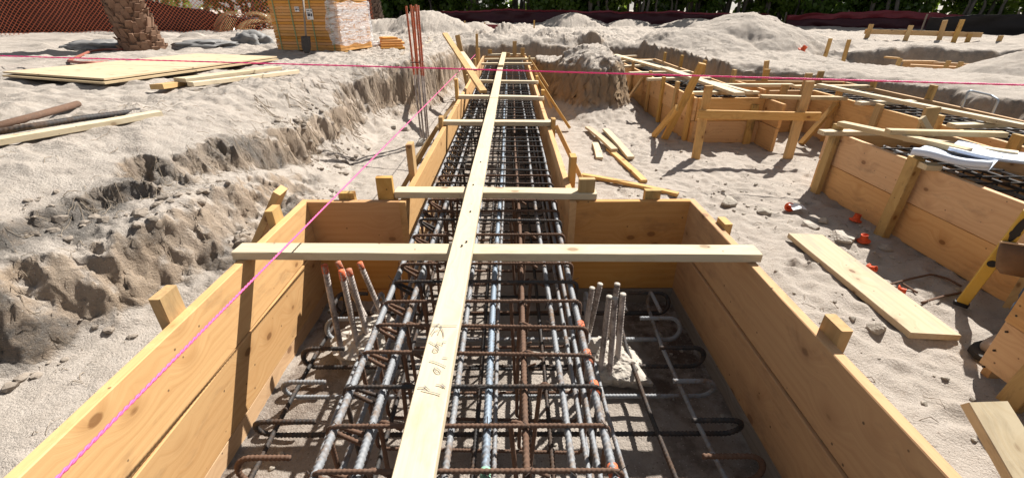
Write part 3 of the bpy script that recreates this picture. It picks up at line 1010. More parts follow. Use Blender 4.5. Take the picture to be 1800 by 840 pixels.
for (i, yy, L, m, z) in ((4, 0.62, 0.10, M_GREEN, CZ1 - .019), (2, 1.30, .11, M_GREEN, CZ0 + .019), (7, 0.53, .12, M_GREEN, CZ1 - .019)):
    x = CX0 + 0.012 + (CX1 - CX0 - 0.024) * i / 7
    c = Vector((x, yy, z))
    obj('paint_mark', *tube([c, c + Vector((0, L, 0))], 0.0138, 10), m, cage, True)

mat = thing('bottom_rebar_mat', 'hooked bottom rebar mat on the sandy floor of the wide foreground box', 'rebar mat', (-0.06, 1.0, 0.05))


def hook_x(x0, x1, y, z, Rr, tilt, tail0, tail1, cz=0.0):
    p = [Vector((x0 + Rr + tail0, y - tilt * 2 * Rr, z + 2 * Rr))]
    for k in range(13):
        a = math.pi / 2 + math.pi * k / 12
        p.append(Vector((x0 + Rr + Rr * math.cos(a), y - tilt * (Rr + Rr * math.sin(a)), z + Rr + Rr * math.sin(a))))
    for k in range(13):
        a = -math.pi / 2 + math.pi * k / 12
        p.append(Vector((x1 - Rr + Rr * math.cos(a), y - tilt * (Rr + Rr * math.sin(a)), z + Rr + Rr * math.sin(a))))
    p.append(Vector((x1 - Rr - tail1, y - tilt * 2 * Rr, z + 2 * Rr)))
    return p


for i, yy in enumerate((0.45, 0.72, 1.02, 1.22, 1.42, 1.60, 1.80, 2.02)):
    x0, x1 = -0.98 + rnd.uniform(-.04, .03), 0.90 + rnd.uniform(-.03, .03)
    m = (ST_DARK, ST_GREY, ST_RUST, ST_DARK, ST_GREY, ST_DARK, ST_GREY, ST_DARK)[i]
    bar('hooked_bar', hook_x(x0, x1, yy, 0.035 + .004 * (i % 2), 0.056, rnd.uniform(-.35, .35), rnd.uniform(.13, .2), rnd.uniform(.12, .18)), 0.0103, m, mat)
for i, xx in enumerate((-0.94, -0.72, 0.42, 0.60, 0.78)):
    z = 0.062
    Rr = 0.056
    p = [Vector((xx + .02 * math.sin(q), -0.3 + q * .4, z)) for q in range(6)]
    yend = 2.06
    p = p + [Vector((xx, yend - Rr + Rr * math.cos(a), z + Rr + Rr * math.sin(a))) for a in [-math.pi / 2 + math.pi * k / 12 for k in range(13)]] + [Vector((xx, yend - Rr - .15, z + 2 * Rr))]
    bar('hooked_bar', p, 0.0098, (ST_DARK, ST_GREY, ST_GREY, ST_DARK, ST_GREY)[i], mat)
obj('paint_mark', *tube([(-0.60, 1.02, 0.036), (-0.47, 1.02, 0.036)], 0.0122, 10), M_PURPLE, mat, True)


# piles with dowel bars
def lump(rx, ry, rz, seed, rough=0.35, n=3, freq=2.2):
    import bmesh
    bm = bmesh.new()
    bmesh.ops.create_icosphere(bm, subdivisions=n, radius=1.0)
    v = np.array([q.co[:] for q in bm.verts])
    f = [[w.index for w in q.verts] for q in bm.faces]
    bm.free()
    d = 1 + rough * fbm(v[:, 0] * freq + seed, v[:, 1] * freq, v[:, 2] * freq, 4)
    d = np.minimum(d, 1.0 + 0.10 * rough)
    v = v * d[:, None] * np.array([rx, ry, rz])
    return [Vector(q) for q in v], f


def rock(rx, ry, rz, seed, planes=17, n=4, noise=.05):
    import bmesh
    bm = bmesh.new()
    bmesh.ops.create_icosphere(bm, subdivisions=n, radius=1.0)
    v = np.array([q.co[:] for q in bm.verts])
    f = [[w.index for w in q.verts] for q in bm.faces]
    bm.free()
    g = np.random.RandomState(int(seed * 97) % 9999)
    N_ = g.normal(size=(planes, 3))
    N_ /= np.linalg.norm(N_, axis=1)[:, None]
    hh = g.uniform(.62, 1.0, planes)
    r = np.min(hh / np.maximum(v @ N_.T, .05), axis=1)
    r = np.minimum(r, 1.3) * (1 + noise * fbm(v[:, 0] * 5 + seed, v[:, 1] * 5, v[:, 2] * 5, 4) * 2)
    return [Vector(q) for q in v * r[:, None] * np.array([rx, ry, rz])], f


def pile(name, label, cx, cy, hx, tops, tipm, dz=0.02):
    p = thing(name, label, 'concrete pile', (cx, cy, -0.05), 'concrete piles with projecting dowel bars')
    v, f = rock(0.19, 0.17, 0.125, hx, 19, 5, .09)
    obj('pile_head', [q + Vector((cx, cy, dz - .02)) for q in v], f, M_CONC, p, False)
    for (tx, ty, tz, bx, by) in tops:
        a, b = Vector((bx, by, 0.0)), Vector((tx, ty, tz))
        bar('dowel', [a, b], 0.0135, ST_DOWEL, p)
        if tipm:
            d = (b - a).normalized()
            obj('painted_tip', *tube([b - d * rnd.uniform(.03, .05), b - d * .02, b + d * .0015], 0.0146, 10), M_OPAINT, p, True)
        else:
            d = (b - a).normalized()
            obj('cut_tip', *tube([b - d * .006, b + d * .0015], 0.0142, 10), M_CONC, p, True)
    return p


def dq(px, py, y): return tuple(Q(px, py, y))


pile('dowelled_pile', 'broken concrete pile with five orange tipped bars at left of the cage', -0.78, 1.80, 3.3,
     [(*dq(570, 466, 1.66), -0.83, 1.66), (*dq(600, 476, 1.70), -0.77, 1.72), (*dq(613, 474, 1.74), -0.72, 1.76), (*dq(594, 461, 1.86), -0.74, 1.88), (*dq(632, 462, 1.86), -0.64, 1.86)], True)
pile('dowelled_pile', 'broken concrete pile with six mortar splashed bars at right of the cage', 0.50, 1.66, 8.1,
     [(*dq(1041, 506, 1.78), 0.375, 1.78), (*dq(1055, 499, 1.84), 0.41, 1.84), (*dq(1071, 521, 1.60), 0.43, 1.58), (*dq(1081, 524, 1.56), 0.47, 1.55), (*dq(1085, 499, 1.76), 0.50, 1.75), (*dq(1095, 517, 1.62), 0.52, 1.62)], False)
tb = thing('column_bar_bundle', 'bundle of tall upright bars with orange painted upper halves beside the long beam', 'rebar bundle', (-1.12, 5.64, 0))
for (px, bx, by, ht) in ((714, 742, 5.70, 12), (722, 746, 5.60, 10), (726, 745, 5.72, 12), (731, 751, 5.62, 9), (735, 754, 5.70, 11)):
    a = Q(bx, 252, by)
    a.z = -0.1
    b = Q(px, ht, by)
    mid = a.lerp(b, 0.56 + rnd.uniform(-.04, .04))
    v, f = tube(resample([a, b], 0.005), 0.0115, 8, PITCHR)
    o = obj('upright_bar', v, f, ST_DOWEL, tb, True)
    d = (b - mid).normalized()
    obj('painted_end', *tube(resample([mid, b + d * .004], 0.005), 0.0125, 8, PITCHR), M_ORUST, tb, True)
v, f = rock(0.16, 0.15, 0.09, 5.5)
obj('pile_head', [q + Vector((-1.11, 5.66, 0.0)) for q in v], f, M_CONC, tb)
obj('tie_band', *tube([Vector((-1.18, 5.6, 1.0)), Vector((-1.10, 5.57, 1.0)), Vector((-1.03, 5.66, 1.0)), Vector((-1.1, 5.77, 1.0)), Vector((-1.18, 5.6, 1.0))], 0.004, 5), ST_DARK, tb)

# ------------------------------------------------------------------ string lines
def rope(a, b, r, sag=0.0, n=200):
    """two twisted strands"""
    a, b = Vector(a), Vector(b)
    parts = []
    d = (b - a).normalized()
    up = Vector((0, 0, 1))
    s = d.cross(up).normalized()
    u = s.cross(d)
    L = (b - a).length
    for ph in (0, math.pi):
        pts = []
        m = int(L / 0.008) if L < 13 else int(L / .02)
        for i in range(m + 1):
            t = i / m
            w = t * L / 0.034 * 2 * math.pi + ph
            p = a.lerp(b, t) - Vector((0, 0, sag * 4 * t * (1 - t)))
            pts.append(p + (s * math.cos(w) + u * math.sin(w)) * r * 0.5)
        parts.append(tube(pts, r * 0.62, 5))
    return join(parts)


na, nb = P(60, 880, 0.76), P(843, 89, 0.76)
tag(obj('pink_string_line', *rope(na, nb, 0.0042), M_PINK, None, True), 'bright pink twisted string line running along the left side of the beam', 'string line')
sa, sb = P(-60, 97, 0.96), P(1870, 152, 0.96)
tag(obj('rose_string_line', *rope(sa, sb, 0.0095, 0.0), M_RED, None, True), 'rose red string line stretched straight across the whole site from side to side', 'string line')

# ------------------------------------------------------------------ forms on the right
def grid_cage(name, label, x0, x1, y0, y1, z1=0.53, z0=0.07, dy=0.15, nb=7):
    c = thing(name, label, 'rebar cage', ((x0 + x1) / 2, (y0 + y1) / 2, 0.05))
    for i in range(nb):
        x = x0 + (x1 - x0) * i / (nb - 1)
        obj('longitudinal_bar', *tube([(x, y0, z1 - .018), (x + .01, (y0 + y1) / 2, z1 - .015), (x, y1, z1 - .018)], 0.0125, 7), rnd.choice((ST_GREY, ST_DARK, ST_DARK)), c, True)
        obj('longitudinal_bar', *tube([(x, y0, z0 + .018), (x, y1, z0 + .018)], 0.0125, 6), ST_DARK, c, True)
    p = [Vector(q) for q in stirrup_pts(x0 - .016, x1 + .016, z0, z1)]
    cxm = (x0 + x1) / 2
    me = mesh('stirrup', *tube([q - Vector((cxm, 0, 0)) for q in p], 0.0078, 6), ST_DARK, True)
    n = int((y1 - y0) / dy)
    for k in range(n + 1):
        link('stirrup', me, Matrix.Translation((cxm, y0 + k * dy + rnd.uniform(-.01, .01), rnd.uniform(-.004, .004))) @ Matrix.Rotation(R(rnd.uniform(-1.5, 1.5)), 4, 'Z'), c)
    return c


T2 = 0.575
# middle trench form, long side facing the camera's right
fa = thing('trench_form', 'plank form trench behind the post and rail stand, right of the soil mound', 'formwork', (2.8, 8, 0))
AX0, AX1, AY0, AY1 = 2.36, 3.20, 5.70, 10.5
for (ya, yb) in ((AY0, 8.1), (8.103, AY1)):
    wall(fa, (AX0, ya), (AX0, yb), 2, T2, out=-1)
    wall(fa, (AX1, ya - (.40 if ya == AY0 else 0)), (AX1, yb), 2, T2, out=1)
wall(fa, (AX0 + .003, AY0 + TH), (AX1 - .003, AY0 + TH), 2, T2, out=1)
wall(fa, (AX0 - TH, AY1 + .002), (AX1 + TH, AY1 + .002), 2, T2, out=-1)
for (y, t) in ((5.78, 0.62), (6.35, 0.68), (6.95, 0.66), (7.65, 0.66), (8.8, 0.70), (9.8, 0.66)): stake(fa, AX0 - TH * 1.6, y, t, mat=W_STAKE)
for (y, t) in ((6.8, 0.78), (7.9, 0.8), (9.0, 0.78), (10.0, .75)): stake(fa, AX1 + TH * 1.6, y, t)
stake(fa, 3.08, AY0 - TH * .65, 0.50, 'y', mat=W_DIRTY)
board('brace', (2.30, 8.05, .5), (1.95, 7.9, 0.02), .089, TH, W_STAKE, fa, (0, 1, 0))
grid_cage('rebar_cage', 'dark rebar cage filling the trench form behind the post and rail stand', AX0 + .06, AX1 - .06, AY0 + .1, AY1 - .1)
for i, (xa, ya, xb, yb) in enumerate(((1216, 164, 1332, 163), (1138, 140, 1248, 138), (1106, 129, 1213, 127), (1088, 118, 1132, 116), (1085, 109, 1146, 107), (1070, 101, 1118, 99))):
    o = board('spreader_board', P(xa, ya, T2 + .02), P(xb, yb, T2 + .02), .089, TH, W_PALE)
    tag(o, ('nearest spreader across the trench form behind the post and rail stand', 'second spreader of the trench form behind the post and rail stand', 'third spreader of the trench form, under the long leaning plank', 'fourth spreader of that trench form, beside the soil mound', 'fifth spreader of that trench form, beside the soil mound top', 'farthest spreader of that trench form, right behind the soil mound')[i], 'board', 'spreaders over the trench form by the mound')
a1, a2 = P(1080, 97, T2 + .06), P(1172, 123, T2 + .06)
tag(board('loose_plank', a1, a2, .14, TH, W_PALE), 'pale plank lying along the far half of the trench form by the mound', 'plank')
tag(board('loose_plank', P(1168, 120, T2 + .10), P(1300, 166, T2 + .065), .14, TH, W_PALE), 'pale plank lying along the near half of the trench form by the mound', 'plank')
tag(board('loose_plank', P(1246, 145, T2 + .05), P(1318, 163, T2 + .05), .089, TH, W_PALE), 'short board beside the pale plank over the stand side trench form', 'plank')
# two leaning boards against that form
q1 = P(1148, 240, 0.02)
tag(board('leaning_board', q1, P(1190, 190, .50), .089, TH, W_STAKE, None, (0, 1, 0)), 'short board leaning on the trench form left of the tall leaning one', 'board')
q2 = P(1168, 244, 0.02)
q3 = Q(1235, 112, 5.55)
tag(board('leaning_board', q2, q3, .089, TH, W_STAKE, None, (1, 0, 0)), 'tall board leaning against the corner of the trench form, crossing its planks', 'board')

# post and rail stand
stn = thing('batter_stand', 'two posts with a level rail standing free in the sand mid right', 'batter board', (2.7, 5.0, 0))
for (pb_, pt, y) in (((1223, 281), (1246, 151), 5.03), ((1385, 283), (1424, 143), 5.00)):
    a, b = Q(*pb_, y), Q(*pt, y)
    a.z = -0.2
    board('post', a, b, .089, TH, W_STAKE, stn, (1, 0, 0))
    board('post_stiffener', a + Vector((0.01, .042, 0)), Vector((a.x * .45 + b.x * .55 + .01, a.y + .042, .45)), .089, TH, W_STAKE, stn, (1, 0, 0))
ra, rb = Q(1226, 201, 4.96), Q(1441, 205, 4.93)
board('rail', ra, rb, .089, TH, W_STAKE, stn, (0, 0, 1))

# far right trench form with wide end
fb = thing('side_trench_form', 'plank form trench along the right bank with a wider far end', 'formwork', (4.7, 5, 0))
BBX0, BBX1 = 4.20, 5.10
wall(fb, (BBX0, 1.0), (BBX0, 3.9), 2, T2, out=-1)
wall(fb, (BBX0, 3.903), (BBX0, 6.3), 2, T2, out=-1)
wall(fb, (BBX1, 1.0), (BBX1, 4.0), 2, T2, out=1)
wall(fb, (BBX1, 4.003), (BBX1, 7.05), 2, T2, out=1)
wall(fb, (3.55, 6.3), (BBX0 - TH - .002, 6.3), 2, T2, out=1)
wall(fb, (3.50, 7.20), (5.12, 7.06), 2, T2, out=-1)
wall(fb, (3.55, 6.34), (3.55, 7.15), 2, T2, out=-1)
for (x, y, t, f_) in ((BBX0 - TH * 1.6, 5.75, .66, 'x'), (BBX0 - TH * 1.6, 5.05, .62, 'x'), (BBX0 - TH * 1.6, 4.30, .66, 'x'), (BBX0 - TH * 1.6, 3.55, .66, 'x'), (BBX0 - TH * 1.6, 2.7, .66, 'x'),
                      (BBX1 + TH * 1.6, 6.55, .66, 'x'), (BBX1 + TH * 1.6, 5.6, .74, 'x'), (BBX1 + TH * 1.6, 4.3, .7, 'x'),
                      (3.72, 6.3 - TH * 1.7, .66, 'y'), (3.95, 7.19, .74, 'y'), (4.75, 7.13, .72, 'y'), (4.0, 6.3 - TH * 1.7, .80, 'y')):
    stake(fb, x, y, t, f_, mat=rnd.choice((W_STAKE, W_DIRTY)))
board('brace', (4.13, 5.72, .5), (3.75, 5.6, .02), .089, TH, W_STAKE, fb, (0, 1, 0))
grid_cage('rebar_cage', 'dark rebar cage filling the form trench along the right bank', BBX0 + .06, BBX1 - .06, 1.1, 6.95)
st1 = board('marker_stake', Q(1345, 160, 7.35) - Vector((0, 0, .3)), Q(1348, 107, 7.35), .07, TH, W_DIRTY, None, (1, 0, 0))
tag(st1, 'brown weathered stake upright behind the wide end of the right trench form', 'stake')
tag(board('loose_plank', P(1440, 150, .68), P(1850, 232, .64), .089, TH, W_PALE), 'very long board laid lengthwise over the right trench form cage', 'plank')
for i, (xa, ya, xb, yb, m, lab) in enumerate((
        (1272, 150, 1392, 150, W_PALE, 'board across the wide far end of the right trench form'),
        (1337, 170, 1487, 173, W_SAND, 'low board from the stand side trench to the right trench form'),
        (1508, 182, 1605, 179, W_PALE, 'first spreader over the right trench cage, past the stand'),
        (1672, 221, 1775, 219, W_PALE, 'spreader over the right trench cage nearest the paper drawings'),
        (1395, 153, 1525, 152, W_SAND, 'board over the wide far end of the right trench, touching the long board'))):
    tag(board('spreader_board', P(xa, ya, T2 + .02), P(xb, yb, T2 + .02), .089, TH, m), lab, 'board', 'spreaders over the right trench form')

# near right form: parallel beam with its own wide box
fc = thing('near_side_form', 'big plank form at right with dirty stakes and rolled drawings on top', 'formwork', (3.4, 2.8, 0))
CX_0, CX_1, CY_0, CY_1 = 3.0, 3.88, 1.66, 4.10
wall(fc, (CX_0, CY_0), (CX_0, CY_1), 2, T2, out=-1)
wall(fc, (CX_1, CY_0), (CX_1, CY_1), 2, T2, out=1)
wall(fc, (CX_0 + .002, CY_1 - TH), (CX_1 - .002, CY_1 - TH), 2, T2, out=-1)
wall(fc, (2.285, 1.56), (CX_0 - .002, 1.56), 2, .56, out=-1)
wall(fc, (2.29, -0.6), (2.29, 1.598), 2, .56, out=-1, w=0.25)
board('stake', Q(1432, 338, 3.92) - Vector((0, 0, .12)), Q(1475, 219, 3.94), .089, .045, W_DIRTY, fc, (0, 1, 0))
board('stake', Q(1557, 405, 3.06) - Vector((.02, 0, .12)), Q(1612, 277, 3.03), .089, .06, W_DIRTY, fc, (0, 1, 0))
board('stake', (2.93, 2.05, -.2), (2.93, 2.05, .63), .14, TH, W_DIRTY, fc, (0, 1, 0))
board('stake', (2.225, 1.40, -.1), (2.225, 1.36, .52), .089, TH, W_DIRTY, fc, (0, 1, 0))
nl = []
for yy, zz in ((1.57, .06), (1.57, .16), (1.57, .27), (1.57, .36), (1.57, .46), (1.36, .12), (1.36, .2)):
    c = Vector((2.29 - TH - .006, yy, zz))
    nl.append(tube([c + Vector((.01, 0, 0)), c], 0.005, 6))
obj('nail', *join(nl), M_NAIL, fc)
grid_cage('rebar_cage', 'dark rebar cage inside the near right form beneath the drawings', CX_0 + .06, CX_1 - .06, CY_0 - 1.4, CY_1 - .12, 0.46)
for (xa, ya, xb, yb, z, w, m, lab) in (
        (1443, 233, 1566, 233, T2 + .02, .089, W_PALE, 'spreader across the far corner of the near right form'),
        (1477, 217, 1702, 266, T2 + .10, .089, W_SAND, 'board lying lengthwise behind the drawings on the near right form'),
        (1590, 243, 1788, 272, T2 + .06, .089, W_PALE, 'second lengthwise board behind the drawings on the near right form'),
        (1560, 231, 1765, 237, T2 + .14, .07, W_SAND, 'crooked thin board between the near right form and the right trench'),
        (1620, 292, 1648, 293, T2 + .02, .089, W_PALE, 'short stub of spreader beside the dirty stake under the drawings')):
    tag(board('spreader_board', P(xa, ya, z), P(xb, yb, z), w, TH, m), lab, 'board', 'boards over the near right form')
xs_ = thing('stake_pair', 'crossed stub stakes standing between the right trench form and near right form', 'stake', (3.9, 3.95, 0))
board('stake', Q(1610, 275, 4.12) - Vector((0, 0, .5)), Q(1640, 189, 4.12), .13, TH, W_DIRTY, xs_, (1, 0, 0))
board('stake', Q(1640, 240, 4.0), Q(1620, 207, 4.05), .05, TH, W_PALE, xs_, (1, 0, 0))

# rolled paper drawings on top of the near right form
dr = thing('paper_drawings', 'large white paper drawings with a curled edge on the near right form', 'drawings', (3.2, 3.0, T2 + .05))


def sheet(p0, u, vdir, L, W, curl, lift, name, m, seed):
    u, vdir = Vector(u).normalized(), Vector(vdir).normalized()
    nu, nv = 26, 40
    v, f = [], []
    for i in range(nu + 1):
        s = i / nu
        for j in range(nv + 1):
            t = j / nv * W
            # near edge rolls back over itself
            if t < curl * 2 * math.pi * 0.85:
                a = t / curl
                off = curl * (-math.sin(a - 0.85 * 2 * math.pi))
                hh = curl * (1 - math.cos(a - 0.85 * 2 * math.pi))
                q = -off * 1.0
                pos = vdir * (-q) + Vector((0, 0, hh))
            else:
                tt = t - curl * 2 * math.pi * 0.85
                pos = vdir * tt + Vector((0, 0, lift * math.sin(tt * 9 + seed) * .5 + .012 * math.sin(s * 5 + tt * 6)))
            v.append(Vector(p0) + u * (s * L) + pos + Vector((0, 0, 0.008 * math.sin(s * 7 + seed))))
    for i in range(nu):
        for j in range(nv):
            a = i * (nv + 1) + j
            f.append((a, a + 1, a + nv + 2, a + nv + 1))
    o = obj(name, v, f, m, dr, True)
    md = o.modifiers.new('thick', 'SOLIDIFY')
    md.thickness = 0.002
    return o


A_ = P(1600, 274, T2 + .075)
B_ = P(1738, 300, T2 + .075)
ud = (B_ - A_)
vd = Vector((-ud.y, ud.x, 0)) * -1
if vd.x < 0: vd = -vd
sheet(A_, ud, vd, ud.length, 0.66, 0.027, 0.008, 'paper_sheet', M_PAPER, 0.3)
sheet(P(1665, 266, T2 + .085), ud, vd + Vector((.1, .1, 0)), .62, 0.5, 0.012, 0.006, 'paper_sheet', M_PAPER, 2.1)
sheet(P(1665, 270, T2 + .055) + Vector((0.5, -.35, 0.02)), ud, vd, .7, 0.4, 0.03, 0.01, 'dark_cover', M_BLACK, 1.1)

# ------------------------------------------------------------------ loose lumber on the sand
def onsand(px, py, dz=0.02):
    p = P(px, py, 0.02)
    for _ in range(4): p = P(px, py, gq(p.x, p.y) + dz)
    return p


for (a, b, w, m, dz, lab) in (
        ((1033, 224), (1080, 264), .085, W_SAND, .05, 'left long board of the loose pile on sand beside the beam'),
        ((1064, 228), (1109, 278), .085, W_PALE, .03, 'right long board of the loose pile on sand beside the beam'),
        ((1046, 252), (1054, 279), .08, W_PALE, .02, 'short bottom board of the loose pile on sand beside the beam'),
        ((1070, 263), (1132, 319), .07, W_STAKE, .02, 'board with a bent end pointing from the loose pile to the camera'),
        ((1022, 308), (1192, 342), .06, W_STAKE, .02, 'thin long lath lying on sand right of the beam stake')):
    tag(board('loose_board', onsand(*a, dz), onsand(*b, dz), w, .032, m, crook=.012), lab, 'board', 'loose boards on the sand right of the beam')
wb = board('wide_board', onsand(1415, 415, .03), onsand(1643, 592, .03), .25, TH, W_SAND, cut=.08)
tag(wb, 'wide sandy board lying flat on the sand between the two box forms', 'board')
lb = board('leaning_board', P(1728, 708, .30), P(1860, 925, .12), .15, TH, W_PALE, None, None)
tag(lb, 'sunlit board end leaning by the plank box at bottom right corner', 'board')
# left bank
for (a, b, w, t, m, dz, lab) in (
        ((-40, 268), (338, 201), .089, .05, W_PALE, .04, 'front long board on the left bank with a bar behind it'),
        ((-40, 256), (280, 199), .089, .04, W_PALE, .03, 'rear long board on the left bank beside the ribbed bar'),
        ((275, 153), (325, 146), .12, .05, W_STAKE, .03, 'short board end peeping out under the plywood side stack'),
        ((316, 141), (486, 120), .19, .04, W_PALE, .09, 'wide board on top of the small stack by the plywood'),
        ((335, 149), (522, 126), .09, .045, W_PALE, .04, 'narrow front board of the small stack by the plywood')):
    tag(board('bank_board', onsand(*a, dz), onsand(*b, dz), w, t, m), lab, 'board', 'boards on the left bank')
rb_ = [onsand(x, y, .035) for x, y in ((-40, 249), (60, 232), (150, 217), (250, 203))]
tag(obj('ribbed_bar', *tube(resample([p + Vector((0, 0, .035)) for p in rb_], .006), .018, 8, .024), ST_DARK, None, True), 'thick ribbed steel bar lying beside the boards on the left bank', 'rebar')
rb_ = [onsand(x, y, .05) for x, y in ((-40, 232), (60, 205), (137, 183))]
tag(obj('steel_pipe', *tube(rb_, .026, 10), ST_RUST, None, True), 'short rusty pipe lying alone on the left bank', 'pipe')
# plywood sheets
ply = thing('plywood_stack', 'two pale plywood sheets lying on the left bank under the rose string', 'plywood', (-6, 7.5, .85))
c4 = [onsand(8, 134, .03), onsand(186, 147, .03), onsand(488, 105, .03), onsand(330, 101, .03)]
zc = max(p.z for p in c4[:3]) + .01
for kk, (off, zz) in enumerate((((0, 0), 0.03), ((.05, -.07), 0.0))):
    cs = [Vector((p.x + off[0], p.y + off[1], p.z)) for p in c4]
    cs[3] = cs[0] + cs[2] - cs[1]
    base = [Vector((p.x, p.y, p.z + zz)) for p in cs]
    v = [p for p in base] + [p + Vector((0, 0, .019)) for p in base]
    cen = sum(v, Vector()) / 8
    obj('plywood_sheet', [p - cen for p in v], [(3, 2, 1, 0), (4, 5, 6, 7), (0, 1, 5, 4), (1, 2, 6, 5), (2, 3, 7, 6), (3, 0, 4, 7)], W_PLY, ply, False, Matrix.Translation(cen))

# boards fallen across the far part of the beam
tag(board('fallen_board', Q(782, 60, 8.3), P(850, 162, TOP + .05), .089, TH, W_STAKE), 'long board fallen from the bank onto the far part of the beam', 'board')
tag(board('fallen_board', Q(812, 93, 8.5), Q(834, 124, 7.6), .089, TH, W_PALE), 'short pale board propped beside the post at the far beam', 'board')
p0 = Q(822, 108, 8.9)
tag(board('marker_post', Vector((p0.x, p0.y, .1)), Q(804, 62, 8.9), .089, TH, W_STAKE, None, (1, 0, 0)), 'leaning post standing behind the fallen board at the far beam', 'post')
p0 = Q(838, 120, 9.4)
tag(board('marker_post', Vector((p0.x, p0.y, .1)), Q(838, 60, 9.4), .05, .03, W_STAKE, None, (1, 0, 0)), 'thin upright lath holding the pink string at the far beam end', 'post')
tag(board('bank_board', onsand(733, 87, .03), onsand(757, 72, .03), .09, .03, W_PALE), 'short pale board on the bank behind the tall orange bars', 'board')

# ------------------------------------------------------------------ caps, stones, bits
def cap_mesh():
    prof = [(0.0, 0.0), (0.052, 0.0), (0.055, 0.006), (0.050, 0.012), (0.034, 0.016), (0.030, 0.03), (0.027, 0.062), (0.031, 0.068), (0.024, 0.068), (0.021, 0.03), (0.0, 0.03)]
    n = 16
    v, f = [], []
    for (r, z) in prof:
        for k in range(n): v.append((r * math.cos(2 * math.pi * k / n), r * math.sin(2 * math.pi * k / n), z))
    for i in range(len(prof) - 1):
        for k in range(n):
            a, b = i * n + k, i * n + (k + 1) % n
            f.append((a, b, b + n, a + n))
    return mesh('rebar_cap', v, f, M_ORANGE, True)


capm = cap_mesh()
for (px, py, tx, ty, s, lab) in ((1503, 388, 0, 8, 1.05, 'orange rebar cap upright in the shade between the two dirty stakes'), (1518, 424, 0, -10, 1.0, 'orange rebar cap beside the flat stone near the wide board'),
                                 (1527, 472, 62, 20, .8, 'orange rebar cap lying by the right edge of the wide board'), (1578, 509, 80, 50, .7, 'orange rebar cap half hidden at the middle of the wide board'),
                                 (1388, 364, 75, -40, .9, 'orange rebar cap lying beside the crumpled white paper scrap'), (1349, 238, 30, 30, 1.1, 'orange rebar cap on sand under the post and rail stand'),
                                 (1409, 90, 20, 20, 2.2, 'orange cap on the crest of the right berm')):
    c = onsand(px, py, .015 if tx < 40 else .035)
    o = link('rebar_guard', capm, Matrix.Translation(c) @ Matrix.Rotation(R(tx), 4, 'X') @ Matrix.Rotation(R(ty), 4, 'Y') @ Matrix.Scale(s * .82, 4))
    tag(o, lab, 'rebar cap', 'orange rebar caps')
pp = onsand(1402, 366, .03)
v = [(-.06, -.04, .0), (.0, -.045, .018), (.06, -.04, .002), (-.06, .04, .02), (.01, .045, .03), (.065, .04, .01)]
o = obj('paper_scrap', v, [(0, 1, 4, 3), (1, 2, 5, 4)], M_LABEL, None, False, Matrix.Translation(pp))
o.modifiers.new('thick', 'SOLIDIFY').thickness = .002
tag(o, 'crumpled white paper scrap on the sand beside an orange cap', 'paper')
for (px, py, r, fl, m, lab) in ((1281, 357, .085, .6, M_ROCK, 'grey stone on the sand right of the foreground box corner'), (1342, 372, .06, .5, M_ROCK, 'angular stone midway between box corner and the paper scrap'),
                                (1482, 418, .10, .5, M_CONC, 'pale flat stone by the far end of the wide board'), (1541, 577, .055, .6, M_ROCK, 'brown stone left of the wide board near the box stake'),
                                (1426, 398, .07, .4, M_CONC, 'pale rubble lump between wide board end and paper scrap'), (1555, 437, .06, .5, M_ROCK, 'stone in the shade right of an orange cap'),
                                (1447, 388, .05, .5, M_ROCK, 'small stone on the shadow edge before the near right form'), (637, 262, .09, .5, M_ROCK, 'dark lump of wood and soil left of the long beam'),
                                (712, 228, .09, .6, M_ROCK, 'stone on the foot of the bank behind the tall bars'), (690, 225, .07, .6, M_ROCK, 'small stone left of the tall bars on the bank foot')):
    c = onsand(px, py, r * fl * .25)
    v, f = rock(r, r * .8, r * fl, px * .01 + 1, 15, 4, .06)
    tag(obj('stone', v, f, m, None, False, Matrix.Translation(c) @ Matrix.Rotation(px * .7, 4, 'Z')), lab, 'stone', 'stones on the sand')
br = [[(1563, 500), (1600, 490), (1637, 482), (1665, 489), (1690, 503)], [(1620, 532), (1660, 520), (1690, 514)], [(1586, 498), (1612, 514)]]
for s, lab in zip(br, ('bent thin rod on the shaded sand beside the wide board', 'straight thin rod on the shaded sand near the yellow level', 'short ribbed bar offcut on the shaded sand by the wide board')):
    tag(obj('bent_rod', *tube(resample(fillet([onsand(x, y, .015) for x, y in s], .05, 4), .02), .007, 7), ST_RUST, None, True), lab, 'rod')
hd = [Q(1748, 195, 5.0), Q(1755, 176, 5.0), Q(1742, 168, 5.1), Q(1702, 159, 5.2), Q(1697, 178, 5.2)]
hd[0].z -= .15; hd[-1].z -= .15
tag(obj('bent_pipe', *tube(fillet(hd, .03, 5), .012, 8), M_GALV, None, True), 'blue grey bent pipe frame on the right bank', 'pipe')

